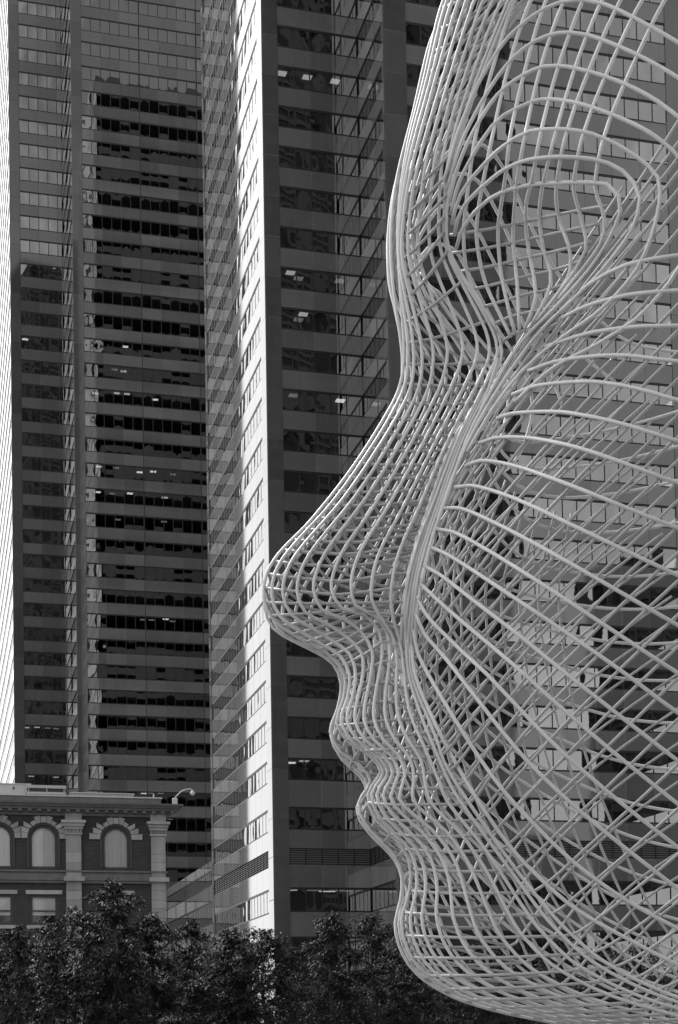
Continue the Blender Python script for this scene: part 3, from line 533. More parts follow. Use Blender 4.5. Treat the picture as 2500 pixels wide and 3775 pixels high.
WIRES_INNER = [
[(3147,8683,0),(3068,8597,198),(2959,8565,271),(2725,8537,355),(2356,8557,406),(2228,8575,410),(1802,9206,672),(1716,9331,853),(1652,9424,1091),(1552,9568,1218),(1429,9742,1284),(1337,9874,1425),(1228,10041,1868),(1184,10111,2100),(1117,10216,2266),(1019,10364,2354),(903,10537,2399),(777,10727,2420),(638,10939,2409),(14,11883,2245),(-660,12872,2058)],
[(3376,8315,0),(3293,8226,216),(3178,8194,295),(2932,8167,387),(2540,8190,443),(2404,8209,447),(2079,8734,563),(1823,9127,703),(1709,9296,822),(1648,9386,1091),(1546,9526,1247),(1417,9698,1332),(1315,9833,1483),(1130,10075,2185),(1036,10198,2328),(913,10362,2398),(627,10743,2452),(286,11198,2397),(-452,12190,2209),(-845,12720,2090)],
[(3618,7966,0),(3523,7879,238),(3396,7851,325),(3125,7833,426),(2832,7853,476),(2529,7899,492),(2341,8194,586),(2204,8428,612),(1932,8845,732),(1664,9231,894),(1600,9320,1176),(1499,9456,1349),(1373,9622,1457),(1271,9757,1617),(1136,9933,2086),(1055,10037,2277),(940,10186,2384),(800,10367,2435),(489,10768,2474),(121,11241,2405),(-693,12261,2193),(-911,12533,2126)],
[(3867,7634,0),(3758,7550,258),(3617,7525,353),(3317,7515,462),(2983,7550,517),(2636,7610,534),(2041,8575,775),(1614,9175,1006),(1545,9269,1286),(1440,9407,1465),(1319,9566,1594),(1221,9695,1775),(1150,9787,2014),(1066,9893,2216),(959,10027,2361),(821,10201,2433),(501,10603,2484),(329,10816,2490),(-510,11821,2293),(-973,12360,2158)],
[(4122,7343,0),(4000,7253,278),(3846,7225,380),(3521,7207,497),(3140,7257,556),(2746,7333,574),(2564,7613,652),(2430,7856,693),(1862,8698,982),(1720,8890,1077),(1569,9089,1150),(1484,9199,1400),(1382,9331,1592),(1267,9479,1746),(1168,9604,1935),(1085,9705,2157),(979,9835,2317),(849,9993,2421),(694,10182,2470),(162,10817,2501),(-734,11835,2284),(-979,12111,2209)],
[(4362,7094,0),(4228,6994,297),(4061,6956,405),(3713,6922,531),(3287,6985,593),(2848,7076,613),(2670,7337,690),(2531,7584,726),(2110,8224,961),(1669,8814,1226),(1512,9014,1297),(1417,9133,1526),(1101,9522,2090),(1002,9638,2282),(872,9791,2399),(720,9969,2469),(366,10381,2509),(-21,10820,2502),(-474,11315,2408),(-969,11855,2263)],
[(4542,6815,0),(4399,6695,341),(4221,6645,466),(4036,6610,550),(3848,6586,611),(3413,6651,683),(2964,6744,705),(2782,7015,753),(2643,7270,779),(2356,7711,921),(1775,8498,1314),(1462,8886,1474),(1341,9032,1648),(1239,9153,1861),(1015,9411,2220),(893,9546,2374),(743,9715,2461),(571,9908,2504),(187,10333,2517),(-225,10772,2504),(-448,11003,2479),(-957,11539,2330)],
[(4576,6493,0),(4421,6397,349),(4232,6366,476),(4037,6350,562),(3642,6343,668),(3241,6361,715),(3035,6379,720),(2880,6627,903),(2735,6883,915),(2442,7326,1041),(2299,7531,1132),(1879,8070,1509),(1728,8250,1613),(1401,8632,1754),(1226,8832,1800),(998,9080,2181),(869,9216,2331),(725,9368,2445),(559,9543,2514),(163,9956,2528),(-487,10599,2500),(-968,11068,2425)],
[(4397,6238,0),(4235,6201,298),(4041,6217,407),(3637,6284,533),(3346,6176,596),(3043,6091,616),(2904,6335,944),(2790,6551,1076),(2492,6990,1181),(2346,7194,1262),(2202,7381,1371),(2064,7551,1510),(1795,7861,1815),(1643,8030,1920),(1476,8215,1982),(1115,8606,2055),(949,8779,2133),(820,8908,2291),(676,9051,2415),(513,9212,2499),(328,9394,2540),(-316,10005,2526),(-1043,10668,2426)],
[(4125,6063,0),(3974,6071,243),(3795,6120,332),(3422,6248,435),(3132,5981,498),(3030,5902,502),(2904,6138,942),(2797,6339,1117),(2670,6533,1242),(2372,6953,1362),(2225,7141,1461),(2083,7310,1589),(1681,7755,2055),(1523,7925,2142),(1155,8309,2199),(778,8689,2255),(635,8826,2387),(476,8977,2483),(295,9147,2538),(-127,9537,2542),(-589,9942,2509),(-1094,10385,2422)],
[(3834,5912,0),(3739,5918,271),(3610,5969,371),(3334,6101,485),(3131,5822,556),(3058,5739,560),(2880,6000,909),(2783,6172,1158),(2665,6352,1318),(2527,6551,1406),(2377,6756,1464),(2228,6944,1551),(2084,7115,1667),(1816,7412,1974),(1686,7553,2132),(1541,7706,2249),(1370,7883,2303),(790,8465,2333),(600,8649,2363),(445,8795,2467),(270,8957,2532),(72,9139,2554),(-609,9731,2513),(-1116,10165,2422)],
[(3657,5650,0),(3614,5631,310),(3529,5661,424),(3338,5752,555),(3202,5628,620),(3054,5528,641),(2834,5824,900),(2745,5980,1177),(2641,6140,1387),(2520,6320,1523),(2224,6702,1667),(2075,6874,1765),(1933,7032,1890),(1533,7457,2326),(1379,7613,2417),(1199,7792,2447),(603,8368,2445),(410,8550,2466),(41,8883,2558),(-399,9259,2543),(-886,9662,2476),(-1145,9880,2421)],
[(3738,5308,0),(3707,5252,368),(3627,5248,502),(3538,5256,593),(3444,5274,657),(3225,5250,735),(2992,5250,759),(2816,5523,1045),(2696,5717,1175),(2602,5870,1409),(2499,6028,1605),(2368,6203,1719),(2224,6378,1810),(2068,6554,1880),(1918,6717,1976),(1500,7152,2352),(1353,7296,2459),(1190,7452,2530),(1009,7623,2561),(405,8185,2542),(-207,8715,2568),(-674,9090,2521),(-1185,9500,2419)],
[(3767,5133,0),(3740,5061,407),(3660,5043,556),(3570,5039,656),(3474,5044,728),(3219,5050,814),(2949,5081,840),(2688,5531,1265),(2569,5708,1407),(2471,5859,1619),(2351,6020,1768),(2060,6358,1949),(1905,6524,2027),(1322,7113,2456),(1162,7264,2532),(988,7425,2578),(802,7597,2597),(-12,8323,2580),(-456,8680,2556),(-1207,9268,2418)],
[(3671,4982,0),(3663,4899,446),(3595,4875,610),(3515,4863,720),(3430,4862,798),(3177,4875,893),(2907,4912,922),(2739,5173,1148),(2535,5515,1506),(2303,5838,1806),(2169,6000,1917),(1573,6632,2264),(1273,6925,2449),(1114,7074,2522),(764,7396,2600),(380,7745,2612),(-251,8277,2581),(-965,8828,2479),(-1225,9030,2418)],
[(3529,4863,0),(3540,4776,463),(3485,4746,632),(3418,4729,746),(3344,4722,828),(3115,4733,926),(2868,4768,956),(2693,5025,1192),(2492,5352,1563),(2251,5680,1823),(2122,5836,1944),(1533,6458,2286),(1067,6905,2508),(722,7221,2587),(150,7729,2612),(-500,8249,2563),(-1240,8813,2418)],
[(3362,4775,0),(3390,4684,467),(3350,4648,638),(3237,4614,835),(3046,4618,934),(2837,4647,965),(2650,4903,1220),(2444,5220,1590),(2337,5376,1750),(1938,5853,2057),(1497,6308,2304),(1024,6758,2496),(681,7071,2571),(118,7569,2601),(-295,7901,2590),(-999,8431,2480),(-1254,8625,2417)],
[(3267,4627,0),(3305,4534,473),(3271,4495,646),(3169,4454,846),(2977,4452,946),(2766,4474,977),(2572,4725,1207),(2480,4877,1426),(2269,5184,1759),(2153,5339,1889),(1593,5946,2243),(1291,6244,2381),(798,6698,2517),(258,7180,2567),(-328,7654,2587),(-778,7989,2531),(-1273,8357,2417)],
[(3364,4454,0),(3390,4365,479),(3346,4328,654),(3289,4303,772),(3224,4288,856),(2955,4286,958),(2666,4307,989),(2497,4532,1188),(2413,4687,1414),(2312,4839,1591),(2092,5144,1879),(1966,5294,1992),(1396,5884,2318),(1083,6180,2427),(572,6642,2514),(-169,7269,2560),(-803,7739,2529),(-1293,8096,2416)],
[(3437,4269,0),(3446,4185,484),(3385,4150,661),(3312,4127,781),(3230,4113,866),(2902,4111,968),(2552,4131,1000),(2419,4327,1216),(2235,4642,1583),(2011,4943,1856),(1763,5229,2089),(1479,5518,2244),(1182,5807,2372),(686,6256,2468),(-29,6872,2523),(-628,7322,2521),(-1316,7815,2410)],
[(3337,4085,0),(3318,4007,484),(3229,3974,661),(3126,3953,781),(3015,3940,866),(2736,3938,968),(2435,3957,1000),(2206,4298,1434),(2106,4438,1606),(1882,4721,1870),(1512,5132,2191),(1231,5412,2322),(924,5701,2402),(250,6292,2467),(-289,6725,2500),(-903,7166,2458),(-1358,7487,2371)],
[(3192,3914,0),(3167,3840,484),(3068,3809,661),(2956,3788,781),(2715,3772,927),(2457,3782,992),(2320,3793,1000),(2081,4117,1436),(1871,4380,1744),(1518,4779,2077),(1267,5043,2255),(986,5319,2359),(340,5890,2427),(-355,6446,2469),(-955,6870,2422),(-1397,7178,2334)],
[(3027,3743,0),(3013,3674,484),(2923,3644,661),(2818,3625,781),(2705,3613,866),(2464,3611,968),(2201,3630,1000),(1851,4055,1575),(1632,4302,1847),(1400,4558,2056),(1025,4949,2285),(892,5083,2339),(262,5632,2402),(-420,6166,2438),(-1006,6574,2385),(-1437,6869,2298)],
[(2938,3519,0),(2918,3456,486),(2819,3428,663),(2706,3410,783),(2585,3399,869),(2323,3398,971),(2038,3416,1003),(1690,3803,1533),(1474,4036,1798),(1253,4279,2011),(1014,4529,2167),(756,4784,2277),(471,5040,2341),(-159,5556,2393),(-681,5937,2387),(-1271,6338,2302),(-1483,6481,2253)],
[(2962,3268,0),(2916,3211,494),(2791,3185,676),(2652,3168,797),(2504,3159,885),(2188,3158,989),(1849,3176,1021),(1408,3631,1608),(1087,3973,1938),(857,4207,2099),(607,4447,2208),(43,4934,2316),(-255,5174,2354),(-761,5538,2340),(-1328,5919,2252),(-1531,6054,2205)],
[(3043,3022,0),(2963,2970,503),(2804,2946,688),(2632,2929,812),(2450,2920,900),(2067,2918,1007),(1658,2934,1040),(1440,3128,1283),(1025,3550,1761),(695,3879,2017),(454,4103,2130),(-86,4566,2241),(-521,4908,2291),(-841,5135,2291),(-1385,5497,2203),(-1579,5625,2157)],
[(3045,2763,0),(2941,2719,520),(2757,2699,710),(2558,2686,838),(2351,2679,930),(1913,2682,1039),(1447,2702,1073),(1241,2847,1250),(824,3240,1677),(618,3441,1860),(277,3750,2048),(-102,4075,2142),(-510,4401,2194),(-967,4720,2194),(-1473,5051,2132),(-1652,5167,2097)],
[(2947,2514,0),(2836,2482,543),(2639,2469,742),(2426,2462,875),(2204,2461,971),(1735,2475,1086),(1236,2504,1121),(1040,2604,1243),(715,2865,1514),(308,3236,1847),(92,3423,1972),(-265,3724,2071),(-661,4027,2109),(-1106,4320,2097),(-1596,4623,2030),(-1769,4729,1994)],
[(2766,2308,0),(2658,2286,562),(2457,2279,768),(2239,2277,906),(2011,2281,1005),(1774,2290,1076),(1277,2321,1152),(1015,2341,1161),(729,2491,1331),(321,2826,1635),(-90,3165,1893),(-300,3347,1987),(-666,3631,2034),(-1230,3990,2016),(-1866,4363,1909)],
[(2526,2155,0),(2429,2140,576),(2232,2137,787),(2017,2139,929),(1790,2146,1031),(1554,2158,1104),(1057,2195,1181),(795,2217,1191),(546,2365,1339),(151,2673,1607),(-249,2983,1837),(-554,3241,1954),(-790,3413,1981),(-1332,3742,1953),(-1939,4084,1846)],
[(2262,2032,0),(2176,2020,594),(1982,2017,812),(1768,2019,958),(1541,2025,1063),(1305,2037,1137),(804,2072,1217),(517,2100,1230),(295,2209,1344),(-88,2502,1586),(-475,2803,1791),(-775,3055,1884),(-1121,3302,1910),(-1521,3538,1878),(-2117,3864,1757)],
[(1979,1942,0),(1910,1931,609),(1722,1928,833),(1513,1928,983),(1290,1933,1090),(1056,1942,1167),(560,1973,1249),(285,1996,1262),(61,2093,1349),(-221,2299,1515),(-585,2594,1714),(-876,2827,1807),(-1192,3077,1839),(-1693,3380,1810),(-2275,3691,1680)],
[(1688,1877,0),(1640,1867,620),(1465,1863,848),(1266,1862,1000),(1053,1866,1110),(829,1874,1188),(350,1903,1271),(85,1924,1282),(-226,2081,1407),(-568,2367,1614),(-941,2655,1746),(-1234,2900,1786),(-1575,3127,1778),(-2097,3416,1702),(-2389,3567,1623)],
[(1392,1823,0),(1368,1814,629),(1207,1809,860),(1022,1808,1015),(821,1811,1126),(609,1818,1205),(386,1830,1259),(-101,1865,1302),(-392,2030,1418),(-722,2307,1602),(-993,2514,1695),(-1368,2825,1744),(-1698,3045,1730),(-2205,3321,1648),(-2484,3465,1576)],
[(1094,1765,0),(1095,1757,638),(950,1753,872),(779,1752,1029),(592,1755,1141),(392,1762,1222),(181,1773,1276),(-282,1807,1321),(-638,2044,1466),(-958,2317,1619),(-1317,2596,1693),(-1600,2826,1700),(-2058,3096,1647),(-2582,3365,1523)],
[(796,1700,0),(823,1695,647),(694,1691,884),(536,1691,1043),(362,1694,1158),(174,1702,1239),(-25,1713,1294),(-464,1750,1340),(-552,1940,1416),(-872,2193,1562),(-1119,2387,1645),(-1468,2673,1688),(-1761,2885,1678),(-2224,3141,1606),(-2609,3337,1508)],
[(496,1634,0),(548,1632,656),(435,1629,896),(292,1630,1057),(131,1634,1173),(-45,1642,1256),(-232,1654,1312),(-642,1686,1355),(-538,1924,1407),(-598,1993,1441),(-783,2113,1515),(-1019,2314,1618),(-1370,2589,1683),(-1648,2813,1687),(-2097,3075,1631),(-2609,3337,1508)],
[(195,1563,0),(274,1564,665),(178,1564,908),(49,1566,1072),(-98,1571,1189),(-260,1581,1273),(-435,1594,1329),(-821,1627,1373),(-595,1843,1388),(-537,1932,1410),(-600,2000,1443),(-801,2129,1525),(-1051,2338,1628),(-1327,2551,1679),(-1613,2787,1688),(-2076,3064,1635),(-2609,3337,1508)],
[(-105,1483,0),(3,1489,674),(-76,1491,921),(-188,1495,1087),(-321,1502,1206),(-469,1513,1291),(-630,1528,1348),(-989,1564,1393),(-959,1604,1381),(-599,1854,1393),(-535,1934,1411),(-603,2003,1445),(-730,2069,1489),(-988,2291,1608),(-1277,2509,1672),(-1572,2756,1689),(-1922,2980,1660),(-2464,3263,1549),(-2609,3337,1508)]]
WIRES_TIE = [
[(2504,10602,518),(2329,10535,744),(2130,10519,881),(1920,10533,975),(1823,10533,1040),(1656,10498,1238),(1449,10378,1629),(1265,10230,2045)],
[(2471,10436,444),(2392,10396,566),(2305,10370,660),(2212,10359,730),(1805,10406,883),(1720,10397,965),(1453,10262,1459),(1325,10194,1698),(1271,10148,1837)],
[(2345,10263,397),(2200,10211,591),(2033,10204,708),(1768,10243,819),(1690,10238,885),(1625,10215,985),(1466,10106,1360),(1294,10040,1668)],
[(2224,10079,370),(2104,10033,556),(1971,10021,688),(1679,10049,860),(1549,10032,990),(1402,9967,1285),(1322,9923,1506)],
[(2109,9882,364),(1971,9828,632),(1758,9814,879),(1540,9783,1108),(1403,9781,1304),(1364,9785,1377)],
[(1997,9680,368),(1871,9635,713),(1713,9579,987),(1553,9528,1236),(1515,9523,1293),(1449,9590,1354)],
[(1885,9479,370),(1836,9474,619),(1721,9402,918),(1598,9329,1185),(1542,9310,1300),(1529,9337,1327),(1528,9401,1318)],
[(869,15312,0),(814,15092,317),(682,15038,433),(537,15018,510),(382,15021,566),(54,15077,633),(-296,15185,654)],
[(1118,15144,0),(1059,14934,320),(927,14890,437),(781,14880,515),(626,14892,572),(298,14967,639),(-52,15095,660)],
[(1349,14953,0),(1289,14754,324),(1157,14719,443),(1011,14719,522),(857,14741,580),(530,14837,648),(182,14984,669)],
[(1565,14747,0),(1505,14557,330),(1374,14532,450),(1230,14541,532),(1077,14572,590),(755,14686,659),(411,14852,681)],
[(1769,14531,0),(1710,14348,337),(1582,14330,460),(1441,14346,543),(1292,14385,603),(975,14514,674),(638,14695,696)],
[(1961,14308,0),(1907,14121,352),(1784,14106,482),(1647,14125,568),(1503,14167,630),(1196,14303,705),(868,14493,728)],
[(2131,14071,0),(2087,13877,374),(1970,13859,510),(1840,13878,602),(1702,13921,668),(1408,14059,747),(1093,14253,772)],
[(2278,13823,0),(2246,13616,399),(2139,13595,544),(2018,13610,643),(1889,13651,713),(1612,13786,797),(1314,13979,823)],
[(2395,13565,0),(2381,13336,430),(2287,13303,588),(2179,13309,694),(2063,13340,770),(1940,13392,824),(1676,13544,882),(1536,13640,889)],
[(2462,13297,0),(2473,13039,468),(2399,12988,639),(2310,12980,755),(2212,12998,837),(2107,13037,896),(1878,13165,959),(1755,13250,967)],
[(2516,13031,0),(2540,12771,478),(2479,12719,654),(2401,12708,771),(2314,12724,856),(2221,12761,916),(2015,12885,980),(1904,12967,988)],
[(2587,12769,0),(2609,12530,470),(2548,12489,642),(2472,12489,758),(2387,12515,840),(2295,12560,900),(2094,12701,963),(1985,12791,970)],
[(2661,12509,0),(2678,12293,462),(2616,12267,631),(2538,12280,745),(2452,12317,827),(2359,12375,885),(2156,12536,947),(2047,12637,955)],
[(2732,12252,0),(2745,12057,454),(2681,12044,620),(2603,12068,732),(2516,12116,812),(2422,12183,870),(2220,12363,931),(2110,12473,938)],
[(2797,11997,0),(2809,11818,444),(2746,11813,607),(2669,11843,716),(2584,11897,794),(2396,12056,888),(2188,12270,917)],
[(2850,11743,0),(2864,11574,431),(2806,11570,589),(2735,11600,695),(2655,11651,771),(2480,11805,863),(2285,12011,891)],
[(2894,11491,0),(2911,11329,418),(2859,11324,570),(2795,11350,673),(2723,11398,747),(2562,11541,835),(2384,11734,862)],
[(2928,11240,0),(2949,11087,404),(2903,11081,552),(2844,11106,652),(2779,11151,723),(2632,11286,809),(2468,11469,835)],
[(2954,10992,0),(2976,10849,392),(2934,10846,536),(2880,10872,633),(2819,10917,702),(2682,11051,785),(2528,11230,810)],
[(2965,10746,0),(2983,10622,359),(2942,10622,490),(2891,10648,579),(2771,10750,687),(2634,10901,735),(2560,10990,741)],
[(2959,10505,0),(2970,10405,317),(2930,10412,433),(2881,10442,511),(2766,10546,607),(2636,10695,649),(2566,10782,654)],
[(2949,10265,0),(2957,10190,285),(2918,10210,389),(2871,10250,459),(2762,10370,545),(2574,10623,588)],
[(2934,10028,0),(2930,9978,250),(2885,10008,341),(2774,10116,447),(2583,10357,512),(2514,10452,516)],
[(2919,9793,0),(2888,9746,223),(2821,9769,305),(2668,9859,399),(2415,10066,457),(2325,10148,461)],
[(2911,9559,0),(2838,9501,194),(2733,9503,265),(2507,9546,347),(2146,9677,398),(2021,9733,401)],
[(2915,9325,0),(2817,9251,178),(2690,9231,243),(2420,9225,319),(1994,9280,365),(1848,9309,368)],
[(2955,9095,0),(2872,9012,186),(2760,8984,254),(2519,8963,333),(2137,8995,382),(2005,9016,385)],
[(3041,8880,0),(2963,8795,193),(2855,8763,263),(2622,8737,345),(2253,8760,395),(2125,8779,398)],
[(3260,8496,0),(3179,8410,204),(3067,8378,279),(2829,8350,365),(2452,8370,418),(2321,8387,421)],
[(3496,8138,0),(3407,8050,227),(3287,8019,311),(3030,7996,407),(2614,8027,466),(2471,8048,470)],
[(3741,7798,0),(3640,7713,248),(3505,7687,339),(3220,7674,444),(2907,7701,496),(2583,7754,513)],
[(3993,7480,0),(3878,7394,269),(3730,7369,367),(3417,7357,480),(3061,7399,537),(2692,7467,555)],
[(4247,7217,0),(4119,7122,287),(3959,7089,393),(3622,7063,514),(3216,7121,575),(2798,7205,593)],
[(4462,6960,0),(4323,6852,315),(4151,6809,430),(3973,6782,508),(3790,6765,563),(3354,6831,630),(2903,6925,651)],
[(4582,6655,0),(4434,6537,360),(4251,6488,492),(4061,6455,581),(3867,6433,644),(3448,6479,720),(3014,6552,744)],
[(4514,6347,0),(4356,6277,335),(4165,6267,458),(3968,6272,540),(3766,6288,599),(3414,6239,670),(3048,6216,692)],
[(4263,6149,0),(4101,6140,268),(3910,6177,366),(3511,6283,479),(3279,6124,536),(3036,5988,553)],
[(3979,5989,0),(3855,5997,257),(3700,6049,351),(3373,6182,459),(3130,5902,526),(3045,5818,530)],
[(3706,5808,0),(3641,5808,289),(3537,5853,394),(3311,5977,516),(3130,5719,592),(3065,5644,596)],
[(3673,5476,0),(3641,5437,335),(3563,5448,457),(3478,5471,539),(3387,5503,598),(3214,5439,669),(3027,5398,691)]]
